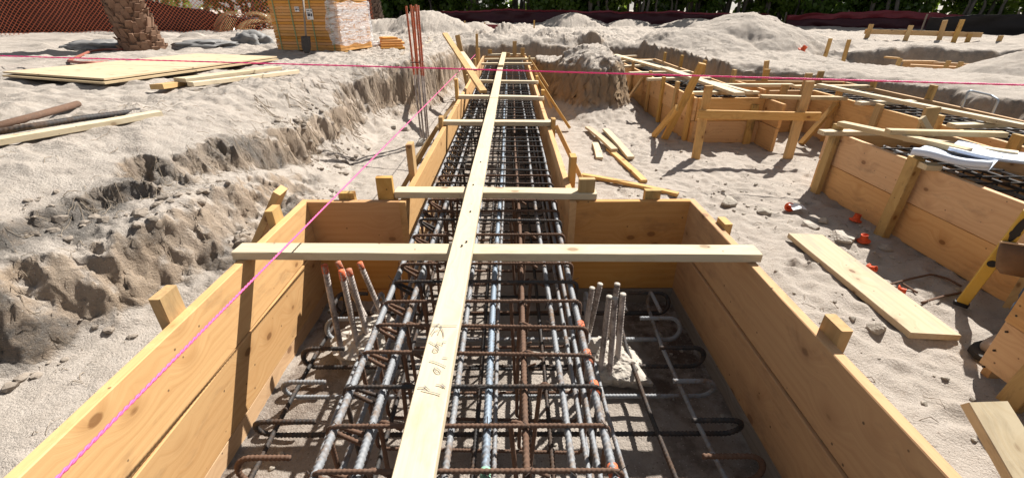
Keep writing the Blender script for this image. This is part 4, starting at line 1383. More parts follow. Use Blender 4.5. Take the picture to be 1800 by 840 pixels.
# yellow level, tool pouch
lv = thing('spirit_level', 'long yellow spirit level leaning in the corner by the near right form', 'level', tuple(P(1692, 532, .02)))
la = P(1688, 536, .02)
lbp = Q(1812, 372, 2.03)
Ml, Ll = frame(la, lbp, (1, -0.9, 0.2))
bm_v, bm_f = [], []
link('body', board_mesh('body', Ll, .052, .022, M_LEVEL, warp=0, ch=.003), Ml, lv)
link('end_cap', board_mesh('end_cap', .025, .066, .028, M_BLACK, warp=0), Ml @ Matrix.Translation((-Ll / 2 + .01, 0, 0)), lv)
for s, rx in ((-.02, 0.021), (.60, .021)):
    for side in (-1, 1):
        c = Vector((s * Ll * .5, 0, side * .013))
        obj('vial', *tube([c - Vector((0, 0, .001)), c + Vector((0, 0, .002))], rx, 16), M_BLACK, lv, False, Ml)
for side in (-1, 1):
    c = Vector((.34 * Ll, 0, side * .013))
    pts = [(c.x + .075 * math.cos(a) * 1.0, .017 * math.sin(a), c.z) for a in [2 * math.pi * k / 20 for k in range(20)]]
    v = [Vector(p) for p in pts] + [Vector(p) + Vector((0, 0, side * .002)) for p in pts]
    f = [tuple(range(20)) if side < 0 else tuple(range(20)), tuple(range(20, 40))] + [(k, (k + 1) % 20, 20 + (k + 1) % 20, 20 + k) for k in range(20)]
    obj('hand_grip', v, f, M_BLACK, lv, False, Ml)
pc = Q(1795, 432, 2.02)
tp = thing('tool_pouch', 'brown leather tool pouch with tan rim hanging beside the yellow level', 'tool pouch', tuple(pc))


def loft(rings, mat, name, parent, close_bottom=True, M=None):
    n = len(rings[0])
    v = [Vector(p) for r in rings for p in r]
    f = []
    for i in range(len(rings) - 1):
        for k in range(n):
            a, b = i * n + k, i * n + (k + 1) % n
            f.append((a, b, b + n, a + n))
    if close_bottom: f.append(tuple(range((len(rings) - 1) * n, len(rings) * n)))
    return obj(name, v, f, mat, parent, True, M)


def ell(rx, ry, z, n=20, dx=0): return [(rx * math.cos(2 * math.pi * k / n) + dx, ry * math.sin(2 * math.pi * k / n), z) for k in range(n)]


Mp = Matrix.Translation(pc) @ Matrix.Rotation(R(-30), 4, 'Z') @ Matrix.Rotation(R(-25), 4, 'X')
loft([ell(.066, .028, -.14), ell(.068, .03, -.005), ell(.074, .034, 0), ell(.082, .042, 0), ell(.080, .042, -.06), ell(.07, .036, -.13), ell(.045, .025, -.16)], M_LEATHER, 'pouch_body', tp, True, Mp)
obj('rim', *tube([Vector(p) for p in ell(.078, .038, .001, 24)] + [Vector(ell(.078, .038, .001, 24)[0])], .006, 6, cap=False), M_TAN, tp, True, Mp)
pc2 = bpy.data.objects['pouch_body']
bk = thing('plastic_tub', 'dark grey plastic tub at the bottom right corner beside the lit board', 'tub', (2.02, .72, 0))
Mb = Matrix.Translation((2.06, .80, gz(2.06, .80)))
loft([ell(.14, .14, .01, 24), ell(.165, .165, .27, 24), ell(.185, .185, .28, 24), ell(.18, .18, .245, 24), ell(.17, .17, .24, 24), ell(.145, .145, 0, 24)], M_BUCKET, 'tub_body', bk, True, Mb)

# ------------------------------------------------------------------ worker behind the corner of the right box
def skin(name, joints, edges, mat, parent=None, sub=2, root=0):
    me = bpy.data.meshes.new(name)
    me.from_pydata([j[0] for j in joints], edges, [])
    me.materials.append(mat)
    o = link(name, me, None, parent)
    md = o.modifiers.new('skin', 'SKIN')
    md.use_smooth_shade = True
    sk = me.skin_vertices[0].data if me.skin_vertices else None
    for i, j in enumerate(joints):
        r = j[1]
        sk[i].radius = (r, r) if not isinstance(r, tuple) else r
    sk[root].use_root = True
    o.modifiers.new('sub', 'SUBSURF').levels = sub
    o.modifiers['sub'].render_levels = sub
    return o


def skin_obj(name, joints, edges, mat, parent=None, sub=2, root=0):
    me = bpy.data.meshes.new(name)
    o0 = bpy.data.objects.new(name, me)
    me.from_pydata([tuple(j[0]) for j in joints], edges, [])
    me.materials.append(mat)
    COL.objects.link(o0)
    WM[o0.name] = Matrix.Identity(4)
    if parent is not None:
        o0.parent = parent
        o0.matrix_basis = wm(parent).inverted()
    md = o0.modifiers.new('skin', 'SKIN')
    md.use_smooth_shade = True
    lay = me.skin_vertices[0] if len(me.skin_vertices) else None
    for i, j in enumerate(joints):
        r = j[1]
        lay.data[i].radius = r if isinstance(r, tuple) else (r, r)
        lay.data[i].use_root = (i == root)
    s = o0.modifiers.new('sub', 'SUBSURF')
    s.levels = s.render_levels = sub
    return o0


wr = thing('person', 'worker in jeans and dusty boots sitting on the near right form edge', 'person', (3.2, 1.95, .6))


def J(x, y, z): return Vector((x, y, z))


FT = [(J(2.56, 1.76, .05), J(2.97, 2.06, .50)), (J(2.86, 1.80, .05), J(3.06, 1.92, .52))]
HP = J(3.32, 2.08, .70)
body = [(HP, .135), (J(3.33, 2.08, .90), .14), (J(3.28, 2.07, 1.08), .15), (J(3.25, 2.06, 1.20), .10), (J(3.21, 2.05, 1.28), .058), (J(3.17, 2.04, 1.36), .088), (J(3.15, 2.04, 1.44), .098), (J(3.16, 2.04, 1.51), .075)]
ed = [(k, k + 1) for k in range(7)]
for (an, kn), sy in zip(FT, (-1, 1)):
    i0 = len(body)
    body += [(HP + Vector((-.06, .10 * sy, -.02)), .10), (kn, .062), (an + Vector((.02, 0, .05)), .045)]
    ed += [(0, i0), (i0, i0 + 1), (i0 + 1, i0 + 2)]
for sy in (-1, 1):
    i0 = len(body)
    body += [(J(3.25, 2.06 + .2 * sy, 1.15), .062), (J(3.20, 2.06 + .26 * sy, .91), .046), (J(3.00, 2.07 + .17 * sy, .80), .034)]
    ed += [(2, i0), (i0, i0 + 1), (i0 + 1, i0 + 2)]
    wi = i0 + 2
    wv_ = body[wi][0]
    d = (wv_ - body[wi - 1][0]).normalized()
    sd = Vector((-d.y, d.x, 0)).normalized()
    pi = len(body)
    body.append((wv_ + d * .07, (.040, .022)))
    ed.append((wi, pi))
    for k in range(4):
        o_ = sd * (.018 * (k - 1.5))
        a_ = len(body)
        body.append((wv_ + d * .105 + o_, .0095)); body.append((wv_ + d * (.14 + .006 * (k in (1, 2))) + o_ * 1.2 + Vector((0, 0, -.012)), .0088)); body.append((wv_ + d * .162 + o_ * 1.2 + Vector((0, 0, -.032)), .008))
        ed += [(pi, a_), (a_, a_ + 1), (a_ + 1, a_ + 2)]
    a_ = len(body)
    body.append((wv_ + d * .05 - sd * (.045 * sy), .011)); body.append((wv_ + d * .085 - sd * (.06 * sy), .0095))
    ed += [(wi, a_), (a_, a_ + 1)]
skin_obj('body', body, ed, M_SKIN, wr)
jn, je = [(HP + Vector((0, 0, .06)), .165)], []
for (an, kn), sy in zip(FT, (-1, 1)):
    i0 = len(jn)
    hp = HP + Vector((-.06, .10 * sy, -.02))
    an2 = an + Vector((.02, 0, .07))
    jn += [(hp, .112), (hp.lerp(kn, .55), .095), (kn, .080), (kn.lerp(an2, .35) + Vector((.015, 0, 0)), .076), (kn.lerp(an2, .6), .066), (kn.lerp(an2, .8) + Vector((.008, 0, .0)), .071), (an2, .066)]
    je += [(0, i0)] + [(i0 + q, i0 + q + 1) for q in range(6)]
jo = skin_obj('jeans', jn, je, M_DENIM, wr, 3)
tx = bpy.data.textures.new('denim_folds', 'CLOUDS')
tx.noise_scale = .05
dm = jo.modifiers.new('folds', 'DISPLACE')
dm.texture = tx
dm.strength = .02
dm.texture_coords = 'GLOBAL'
sh = [(J(3.33, 2.08, .74), .158), (J(3.33, 2.08, .90), .165), (J(3.28, 2.07, 1.08), .172), (J(3.25, 2.06, 1.19), .115)]
se = [(0, 1), (1, 2), (2, 3)]
for sy in (-1, 1):
    i0 = len(sh)
    sh += [(J(3.25, 2.06 + .2 * sy, 1.15), .085), (J(3.21, 2.06 + .245 * sy, .98), .068)]
    se += [(2, i0), (i0, i0 + 1)]
skin_obj('shirt', sh, se, M_SHIRT, wr)
for (an, kn) in FT:
    fx, fy, g = an.x, an.y, gz(an.x, an.y) + .01
    b_ = [(J(fx + .02, fy, g + .055), .048), (J(fx - .05, fy - .02, g + .052), .047), (J(fx - .13, fy - .045, g + .044), .044), (J(fx - .175, fy - .06, g + .038), .032), (J(fx + .03, fy, g + .14), .056)]
    skin_obj('boot', b_, [(0, 1), (1, 2), (2, 3), (0, 4)], M_BOOT, wr)
    outl = [(-.225, -.02), (-.21, -.055), (-.15, -.066), (-.04, -.055), (.04, -.05), (.07, -.03), (.075, .0), (.07, .03), (.04, .045), (-.04, .045), (-.15, .046), (-.205, .03)]
    v = [J(fx + px, fy + py + px * .28 + .01, g - .005) for px, py in outl] + [J(fx + px, fy + py + px * .28 + .01, g + .022) for px, py in outl]
    n = len(outl)
    obj('boot_sole', v, [tuple(reversed(range(n))), tuple(range(n, 2 * n))] + [(k, (k + 1) % n, n + (k + 1) % n, n + k) for k in range(n)], M_SOLE, wr)
HC = J(3.15, 2.04, 1.44)
hv, hf = lump(.125, .108, .085, 1, 0.0, 3)
obj('hard_hat', [HC + Vector((.01, 0, .085)) + q for q in hv], hf, M_HAT, wr, True)
hv, hf = lump(.013, .012, .018, 1, 0, 2)
obj('nose', [HC + Vector((-.10, 0, -.035)) + q for q in hv], hf, M_SKIN, wr, True)
for sy in (-1, 1):
    hv, hf = lump(.008, .012, .007, 1, 0, 2)
    obj('eye', [HC + Vector((-.088, sy * .034, -.005)) + q for q in hv], hf, M_INK, wr, True)
    hv, hf = lump(.016, .008, .028, 1, 0, 2)
    obj('ear', [HC + Vector((.005, sy * .098, -.03)) + q for q in hv], hf, M_SKIN, wr, True)
hv, hf = lump(.006, .024, .006, 1, 0, 2)
obj('mouth', [HC + Vector((-.09, 0, -.07)) + q for q in hv], hf, M_LEATHER, wr, True)

# ------------------------------------------------------------------ lumber pack, shovel, plastic
zg = gz(-4.2, 10.3)
lp = thing('lumber_pack', 'strapped pack of yellow lumber half wrapped in clear film on the left bank', 'lumber pack', (-4.2, 10.8, zg))
zp_ = .5 * (onsand(490, 90, .0).z + onsand(601, 92, .0).z)
c0, c1 = P(490, 90, zp_), P(601, 93, zp_)
ud = (c1 - c0)
ud.z = 0
Lp = ud.length
ud.normalize()
nd = Vector((-ud.y, ud.x, 0))
zb = min(c0.z, c1.z) + .02
Mlp = Matrix((ud, nd, Vector((0, 0, 1)))).transposed().to_4x4()
Mlp.translation = Vector((c0.x, c0.y, zb))
W_PACK = wood('pack_pine', (0.62, 0.33, 0.105), (0.44, 0.20, 0.05), grain=0.8, knots=.6)
rows = 18
hh = .048
D = 1.05
packf = []
for r_ in range(rows):
    ex = rnd.uniform(-.012, .012)
    ey = rnd.uniform(-.008, .004)
    a = Mlp @ Vector((-.0 + ex, .0 + D / 2 + ey, hh * (r_ + .5)))
    b = Mlp @ Vector((Lp + ex, .0 + D / 2 + ey, hh * (r_ + .5)))
    board('lumber_course', a, b, D, hh - .004, W_PACK, lp, nd, warp=.0005)
for sx in (.10, .36, .66, .93):
    x = Lp * sx
    pts = [(x - .03, -.012, 0), (x - .03, -.012, rows * hh + .008), (x - .03, D + .012, rows * hh + .008)]
    board('strap', Mlp @ Vector(pts[0]), Mlp @ Vector(pts[1]), .022, .003, M_STRAP, lp, ud, ch=.0005)
    board('strap', Mlp @ Vector(pts[1]), Mlp @ Vector(pts[2]), .022, .003, M_STRAP, lp, ud, ch=.0005)
for (x, z, w, h) in ((.62 * Lp, .60, .13, .17), (.44 * Lp, .68, .09, .08)):
    v = [Mlp @ Vector((x + a, -.014, z + b)) for a, b in ((-w / 2, -h / 2), (w / 2, -h / 2), (w / 2, h / 2), (-w / 2, h / 2))]
    v += [Mlp @ Vector((x + a, -.017, z + b)) for a, b in ((-w / 2, -h / 2), (w / 2, -h / 2), (w / 2, h / 2), (-w / 2, h / 2))]
    lbx = obj('paper_label', v, [(0, 3, 2, 1), (4, 5, 6, 7), (0, 1, 5, 4), (1, 2, 6, 5), (2, 3, 7, 6), (3, 0, 4, 7)], M_LABEL, lp)
    ink = []
    for (u0, v0, u1, v1) in ((-.4, .32, .1, .4), (.25, .24, .42, .42), (-.4, .15, .15, .2), (-.35, -.2, .1, .08), (.18, -.2, .4, .08), (-.35, -.4, -.05, -.32)):
        ink.append(([Mlp @ Vector((x + a * w, -.0185, z + b * h)) for a, b in ((u0, v0), (u1, v0), (u1, v1), (u0, v1))], [(0, 1, 2, 3)]))
    obj('print', *join(ink), M_INK, lbx)
# dunnage, loose boards on top
for yy in (.15, .9):
    board('bearer', Mlp @ Vector((.0, yy, -.05)), Mlp @ Vector((Lp, yy, -.05)), .09, .085, W_STAKE, lp, nd)
for i_, (x0, x1, yy) in enumerate(((-.06, .32, .12), (.55, .95, .10), (.92, 1.22, .3), (.98, 1.25, .6), (.2, .6, .5), (.4, 1.0, .8))):
    board('top_board', Mlp @ Vector((x0 * Lp, yy, rows * hh + .022)), Mlp @ Vector((min(x1, 1.02) * Lp, yy + .03, rows * hh + .022)), .14, .036, W_PACK, lp)
# stretch film round the right end
fz = [0.16, .3, .5, .7, .84, .92]
v, f = [], []
nw = 26
path = [(Lp * .86, -.02), (Lp + .02, -.022), (Lp + .025, D + .02)]
pts = resample([Vector((*p, 0)) for p in path], .08)
for i, p in enumerate(pts):
    for j in range(14):
        z = .10 + (.80 - .10) * j / 13
        edge = (0.035 * math.sin(j * .6 + 1) + .012 * math.sin(j * 2.1)) * (i == 0)
        w = .010 * math.sin(i * 1.7 + j * .9) + .008 * math.sin(i * .6 - j * 1.7)
        nn = Vector((0, -1, 0)) if p.x < Lp else Vector((1, 0, 0))
        v.append(Mlp @ (Vector((p.x + edge, p.y, z + .02 * math.sin(i * .9) * (j in (0, 13)))) + nn * (abs(w) + .003)))
for i in range(len(pts) - 1):
    for j in range(13):
        a = i * 14 + j
        f.append((a, a + 14, a + 15, a + 1))
obj('stretch_film', v, f, M_FILM, lp, True)
# second, partly used stack behind
l2 = thing('lumber_stack', 'low leftover stack of yellow boards behind the wrapped pack', 'lumber stack', tuple(onsand(650, 80)))
b0 = Mlp @ Vector((Lp + .35, 1.0, 0))
for r_ in range(5):
    n_ = 7 - r_
    for q in range(1):
        a = b0 + Vector((-.22, .3 + .05 * r_, .02 + r_ * .042 + gz(b0.x, b0.y) - b0.z))
        board('stacked_board', a, a + Vector((.5 - .06 * r_ + rnd.uniform(-.08, .08), .15, 0)), .5 - .04 * r_, .038, W_PACK, l2)
# shovel leaning on the pack
sv = thing('shovel', 'long handled shovel leaning on the front of the lumber pack', 'shovel', tuple(onsand(540, 96)))
f0 = onsand(540, 94, .03)
top = Mlp @ Vector((.60 * Lp, -.05, .97))
d = (top - f0)
obj('handle', *tube([f0 + d * .22, top], .017, 8), W_GREY, sv, True)
bl = []
for i in range(9):
    t = i / 8
    wv = .095 * (1 - (max(0, .45 - t) / .45) ** 2 * .55)
    for j in range(7):
        s = j / 6 * 2 - 1
        bl.append(f0 + d.normalized() * (t * .29) + ud * (s * wv) + Vector((0, -.014, .004)) * (1 - s * s) + Vector((0, -.02, 0)))
bf = [(i * 7 + j, i * 7 + j + 1, i * 7 + j + 8, i * 7 + j + 7) for i in range(8) for j in range(6)]
o = obj('blade', bl, bf, M_SHOVEL, sv, True)
o.modifiers.new('thick', 'SOLIDIFY').thickness = .006
cp = onsand(655, 80, .04)
v, f = lump(.42, .22, .07, 4.4, .9, 4, 3.5)
tag(obj('plastic_film_heap', v, f, M_FILM, None, False, Matrix.Translation(cp)), 'crumpled clear plastic film on the ground right of the lumber pack', 'plastic film')


# ------------------------------------------------------------------ palms
def frond(L, droop, n=22):
    v, f = [], []
    pts = []
    for i in range(n + 1):
        s = i / n
        pts.append(Vector((s * L * (1 - .25 * droop * s), 0, s * L * .55 - droop * L * s * s)))
    for i in range(2, n):
        s = i / n
        ll = L * .34 * math.sin(math.pi * (s * .9 + .08)) + .05
        t = (pts[i + 1] - pts[i]).normalized()
        for sd in (-1, 1):
            a = pts[i]
            tip = a + t * ll * .7 + Vector((0, sd * ll * .75, -ll * .35))
            o = len(v)
            w = t * .022
            v += [a - w, a + w, tip]
            f.append((o, o + 1, o + 2))
    st = tube(pts, .014, 4)
    return join([(v, f), st])


def palm(name, label, base, r, ht, lean, bark, seed):
    p = thing(name, label, 'tree', tuple(base), 'palm trunks on the left bank')
    rg = random.Random(seed)
    axis = lambda t: base + Vector((lean[0] * t, lean[1] * t, ht * t - .15))
    rad = lambda t: r * (1.12 - .25 * t + .25 * max(0, .10 - t) / .10)
    parts = [tube([axis(k / 24) for k in range(25)], lambda t: rad(t) * .9, 18)]
    # old leaf bases: overlapping rough wedges
    n = int(ht / .085)
    for i in range(n):
        t = i / n
        c = axis(t)
        m = 12
        for k in range(m):
            a = 2 * math.pi * (k + .5 * (i % 2)) / m + rg.uniform(-.12, .12)
            d = Vector((math.cos(a), math.sin(a), 0))
            s = Vector((-d.y, d.x, 0))
            R_ = rad(t)
            w = R_ * .26 * rg.uniform(.6, 1.3)
            h = .13 * rg.uniform(.5, 1.5)
            outw = rg.uniform(.0, .05)
            o = c + d * (R_ * .80)
            v = [o - s * w, o + s * w, o + s * w * .55 + Vector((0, 0, h)) + d * (R_ * .14 + outw), o - s * w * .55 + Vector((0, 0, h)) + d * (R_ * .14 + outw),
                 o - s * w + d * R_ * .15, o + s * w + d * R_ * .15, o + s * w * .5 + Vector((0, 0, h * .96)) + d * (R_ * .2 + outw * 1.4), o - s * w * .5 + Vector((0, 0, h * .96)) + d * (R_ * .2 + outw * 1.4)]
            parts.append((v, [(0, 1, 2, 3), (7, 6, 5, 4), (0, 4, 5, 1), (1, 5, 6, 2), (2, 6, 7, 3), (3, 7, 4, 0)]))
    obj('trunk', *join(parts), bark, p)
    cr = []
    tp_ = axis(1.0)
    for k in range(26):
        v, f = frond(rg.uniform(1.6, 2.1), rg.uniform(.35, 1.1))
        M = Matrix.Translation(tp_) @ Matrix.Rotation(k * 2.4, 4, 'Z') @ Matrix.Rotation(rg.uniform(-.7, .3), 4, 'Y')
        cr.append(([M @ q for q in v], f))
    obj('crown', *join(cr), M_FROND, p)
    return p


palm('palm_tree', 'thick palm trunk with rough reddish bark and a hose, left of the lumber', onsand(254, 84, 0), .285, 6.2, (-.75, .1), M_PALM, 1)
palm('palm_tree', 'dark palm trunk with diamond bark behind the lumber pack', P(655, 52, .82), .42, 6.5, (-.3, .3), M_PALMD, 2)
hs = [Q(238, -40, 12.0), Q(245, 10, 12.0), Q(257, 40, 12.0), Q(258, 70, 11.95), Q(243, 86, 11.9)]
hs[-1].z = gq(hs[-1].x, hs[-1].y) + .03
pts = resample(fillet(hs, .4, 6), .1)
gp = [onsand(x, y, .03) for x, y in ((215, 88), (190, 87), (160, 90), (138, 100), (120, 108), (150, 112), (210, 108), (245, 106))]
tag(obj('garden_hose', *tube(resample(fillet(pts + gp, .2, 4), .06), .022, 7), M_HOSE, None, True), 'reddish brown hose hanging on the left palm trunk and trailing on sand', 'hose')


# ------------------------------------------------------------------ fences
def net_fence(name, label, line, z_h, cell, thick, m, wob, parts_extra=None, seed=0, stakes=True):
    fz_ = thing(name, label, 'fence', (line[0][0], line[0][1], .8))
    pts = resample([Vector((*p, 0)) for p in line], cell)
    nv = int(z_h / cell)
    V = []
    for i, p in enumerate(pts):
        t = (pts[min(i + 1, len(pts) - 1)] - pts[max(i - 1, 0)]).normalized()
        nn = Vector((-t.y, t.x, 0))
        g = gq(p.x, p.y)
        col = []
        for j in range(nv + 1):
            z = j / nv
            hgt = z_h * (1 + wob * float(perlin(i * cell * .55 + seed, 3.3, 0.0)))
            off = .10 * float(perlin(i * cell * 1.1, z * 1.6, seed)) * (1 - z * .3)
            col.append(p + nn * off + Vector((0, 0, g - .03 + z * hgt)))
        V.append(col)
    v, f = [], []

    def strand(a, b):
        d = (b - a)
        u = d.cross(Vector((0, 1, 0)))
        if u.length < 1e-5: return
        u = u.normalized() * thick
        o = len(v)
        v.extend([a - u, a + u, b + u, b - u])
        f.append((o, o + 1, o + 2, o + 3))
    for i in range(len(pts) - 1):
        for j in range(nv):
            if (i + j) % 2 == 0: strand(V[i][j], V[i + 1][j + 1])
            else: strand(V[i][j + 1], V[i + 1][j])
        strand(V[i][nv], V[i + 1][nv])
        strand(V[i][0], V[i + 1][0])
    obj('netting', v, f, m, fz_)
    k = 0
    if stakes:
        for i in range(0, len(pts), int(2.2 / cell)):
            q = pts[i]
            g = gq(q.x, q.y)
            board('fence_post', q + Vector((0, .06, g - .2)), q + Vector((0, .08, g + z_h + .08)), .045, .03, W_GREY, fz_, (1, 0, 0))
    return fz_


def cloth_fence(name, label, line, heights, m, m_top, seed, sag=.12, top_band=.0, posts=2.4, parent_posts=True):
    fz_ = thing(name, label, 'fence', (line[0][0], line[0][1], .8))
    pts = resample([Vector((*p, 0)) for p in line], .14)
    n = len(pts)
    nv = 8
    hs_ = np.interp(np.linspace(0, 1, n), [h[0] for h in heights], [h[1] for h in heights])

    def rows_(z0, z1, off0):
        v, f = [], []
        for i, p in enumerate(pts):
            t = (pts[min(i + 1, n - 1)] - pts[max(i - 1, 0)]).normalized()
            nn = Vector((-t.y, t.x, 0))
            g = gq(p.x, p.y)
            for j in range(nv + 1):
                z = z0 + (z1 - z0) * j / nv
                hh_ = hs_[i] * (1 + sag * float(perlin(i * .11 + seed, 5.5, 0)) + .3 * sag * float(perlin(i * .5 + seed, 9.5, 0)))
                off = .16 * float(perlin(i * .14, z * 2.0, seed)) + .05 * float(perlin(i * .6, z * 3.0, seed + 4)) + off0
                v.append(p + nn * off + Vector((0, 0, g - .05 + z * hh_)))
        for i in range(n - 1):
            for j in range(nv):
                a = i * (nv + 1) + j
                f.append((a, a + nv + 1, a + nv + 2, a + 1))
        return v, f
    o = obj('fabric', *rows_(0, 1 - top_band, 0), m, fz_, True)
    o.modifiers.new('thick', 'SOLIDIFY').thickness = .004
    if top_band:
        o = obj('netting_edge', *rows_(1 - top_band, 1.0, -.012), m_top, fz_, True)
        o.modifiers.new('thick', 'SOLIDIFY').thickness = .004
    for i in range(0, n, int(posts / .14)):
        q = pts[i]
        g = gq(q.x, q.y)
        board('fence_post', q + Vector((0, .12, g - .2)), q + Vector((0, .14, g + float(hs_[i]) + .05)), .045, .035, W_GREY, fz_, (1, 0, 0))
    return fz_


net_fence('safety_net_fence', 'orange diamond mesh safety fence across the left background', [(-19, 11.6), (-13.5, 13.3), (-10.8, 14.0), (-7.6, 14.8), (-4.6, 16.6)], 1.3, .052, .0055, M_NET, .10, seed=2, stakes=False)
cloth_fence('silt_fence', 'black silt fabric fence behind the orange net at left', [(-20, 12.6), (-13.8, 14.0), (-10.9, 14.7), (-7.9, 15.5)], [(0, 1.25), (.5, 1.3), (.72, 1.1), (.86, .65), (1, .4)], M_SILT, M_SILT, 1.0)
cloth_fence('silt_fence', 'dark red sagging silt fence along the back below the hedge', [(-4.6, 24.3), (0, 24.6), (6, 24.6), (12.3, 23.4)], [(0, .45), (.15, .62), (.55, .68), (.8, .62), (1, .55)], M_REDF, M_REDN, 2.0, .10, .12)
cloth_fence('silt_fence', 'raised dark red silt fence with a ragged net edge at far right', [(12.6, 22.4), (15.0, 20.8), (16.9, 19.2), (18.4, 18.0)], [(0, .55), (.3, .62), (.6, .70), (.85, .5), (1, .35)], M_REDF, M_REDN, 3.0, .14, .38)
cloth_fence('silt_fence', 'low black silt fence at the far right edge of the site', [(14.0, 16.4), (17.6, 15.2), (22, 13.0)], [(0, .55), (.5, .7), (1, .75)], M_SILT, M_SILT, 4.0, .08)
low = thing('lath_fence', 'low red ribbon on thin laths behind the far end of the beam', 'fence', (-1.5, 17.5, .8))
for (px, py0, py1) in ((817, 64, 37), (830, 55, 40), (852, 50, 40), (939, 46, 36)):
    b0 = Q(px, py0, 17.2)
    board('lath', Vector((b0.x, b0.y, gq(b0.x, b0.y) - .1)), Q(px, py1, 17.2), .05, .02, W_STAKE, low, (1, 0, 0))
ra, rb = Q(832, 47, 17.2), Q(900, 48, 17.2)
board('ribbon', ra, rb, .14, .004, M_REDN, low, (0, 0, 1), ch=.0005)

M_TARP = plain('grey_tarp', (0.20, 0.195, 0.19), 0.6, 0.4, 6, .01)
for (px, py, rx, ry, rz, sd, lab) in ((180, 84, .75, .4, .15, 2.2, 'crumpled grey tarp on the ground left of the thick palm'), (365, 82, .7, .4, .13, 5.1, 'grey tarp heap between the thick palm and the lumber pack'), (445, 76, .45, .35, .26, 7.7, 'taller grey tarp heap right beside the lumber pack')):
    c = onsand(px, py, .02)
    v, f = lump(rx, ry, rz, sd, .9, 4, 2.4)
    tag(obj('grey_tarp', v, f, M_TARP, None, True, Matrix.Translation(c)), lab, 'tarp')

# batter boards on the right background
bt = thing('batter_boards', 'long batter board on slanted stakes at far right before the red fence', 'batter board', (12.5, 13.8, .65))
ya = 13.6
ra, rb = Q(1520, 56, ya + .9), Q(1726, 62, ya)
board('rail', ra, rb, .13, .04, W_STAKE, bt, (0, 0, 1))
for (px, p0_, px1, p1_, f_) in ((1523, 67, 1532, 43, .03), (1593, 66, 1602, 45, .35), (1650, 75, 1662, 36, .62), (1675, 77, 1692, 35, .75), (1697, 80, 1706, 60, .86), (1752, 82, 1760, 63, 1.15)):
    yy = ya + .9 * (1 - f_) - .08
    a, b = Q(px, p0_, yy), Q(px1, p1_, yy)
    a.z -= .25
    board('stake', a, b, .13, .04, W_STAKE, bt, (1, 0, 0))
for (px, p0_, px1, p1_, yy, lab) in ((1454, 88, 1460, 68, 11.3, 'left stake of two stuck in the berm before the second trench'), (1488, 93, 1493, 70, 11.0, 'right stake of two stuck in the berm before the second trench')):
    a, b = Q(px, p0_, yy), Q(px1, p1_, yy)
    a.z = gq(a.x, a.y) - .1
    tag(board('marker_stake', a, b, .085, .035, W_STAKE, None, (1, 0, 0)), lab, 'stake', 'stakes by the second trench')
f2 = thing('second_trench_form', 'half hidden formwork boards down in the second trench at right', 'formwork', (9.5, 10.6, .3))
for (xa, y1_, xb, y2_, z, w) in ((1556, 101, 1580, 103, .55, .1), (1585, 108, 1645, 109, .52, .12), (1600, 115, 1730, 122, .46, .14), (1640, 111, 1760, 117, .50, .1), (1690, 118, 1728, 119, .50, .09)):
    board('form_board', P(xa, y1_, z), P(xb, y2_, z), w, TH, W_FORM, f2)
for (px, py) in ((1668, 107), (1690, 109), (1733, 112), (1583, 103)):
    b = P(px, py, .60)
    board('stake', b - Vector((.03, 0, .5)), b, .09, TH, W_STAKE, f2, (1, 0, 0))
board('form_board', P(1585, 118, .36), P(1740, 127, .36), .26, TH, W_FORM, f2, (0, 0, 1))


# ------------------------------------------------------------------ hedge trees and shrubs behind the fences
def leaves(n, blobs, size, seed, up=.5):
    rg = np.random.RandomState(seed)
    wts = np.array([b[3] * b[4] * b[5] for b in blobs])
    wts /= wts.sum()
    which = rg.choice(len(blobs), n, p=wts)
    B = np.array(blobs)[which]
    d = rg.normal(size=(n, 3))
    d /= np.linalg.norm(d, axis=1)[:, None]
    rad = rg.uniform(.55, 1.02, n) ** .8
    c = B[:, :3] + d * B[:, 3:6] * rad[:, None]
    nrm = d * .6 + rg.normal(size=(n, 3)) * .55
    nrm[:, 2] += up
    nrm /= np.linalg.norm(nrm, axis=1)[:, None]
    t = np.cross(nrm, rg.normal(size=(n, 3)))
    t /= np.linalg.norm(t, axis=1)[:, None]
    b = np.cross(nrm, t)
    s = size * rg.uniform(.6, 1.25, n)[:, None]
    w = s * rg.uniform(.75, 1.0, n)[:, None]
    # six-sided roundish leaf, slightly folded
    ring = []
    for a in range(6):
        ang = a * math.pi / 3
        ring.append(c + t * s * math.cos(ang) * .5 + b * w * math.sin(ang) * .5 + nrm * s * (.10 * abs(math.sin(ang)) - .05))
    v = np.stack(ring, 1).reshape(-1, 3)
    f = [tuple(range(6 * i, 6 * i + 6)) for i in range(n)]
    return v, f


def big_mesh(name, v, f, m):
    me = bpy.data.meshes.new(name)
    k = len(f[0])
    fa_ = np.array(f)
    me.vertices.add(len(v))
    me.vertices.foreach_set('co', np.asarray(v).ravel())
    me.loops.add(fa_.size)
    me.loops.foreach_set('vertex_index', fa_.ravel())
    me.polygons.add(len(fa_))
    me.polygons.foreach_set('loop_start', np.arange(0, fa_.size, k))
    me.polygons.foreach_set('loop_total', np.full(len(fa_), k))
    me.materials.append(m)
    me.update(calc_edges=True)
    return me


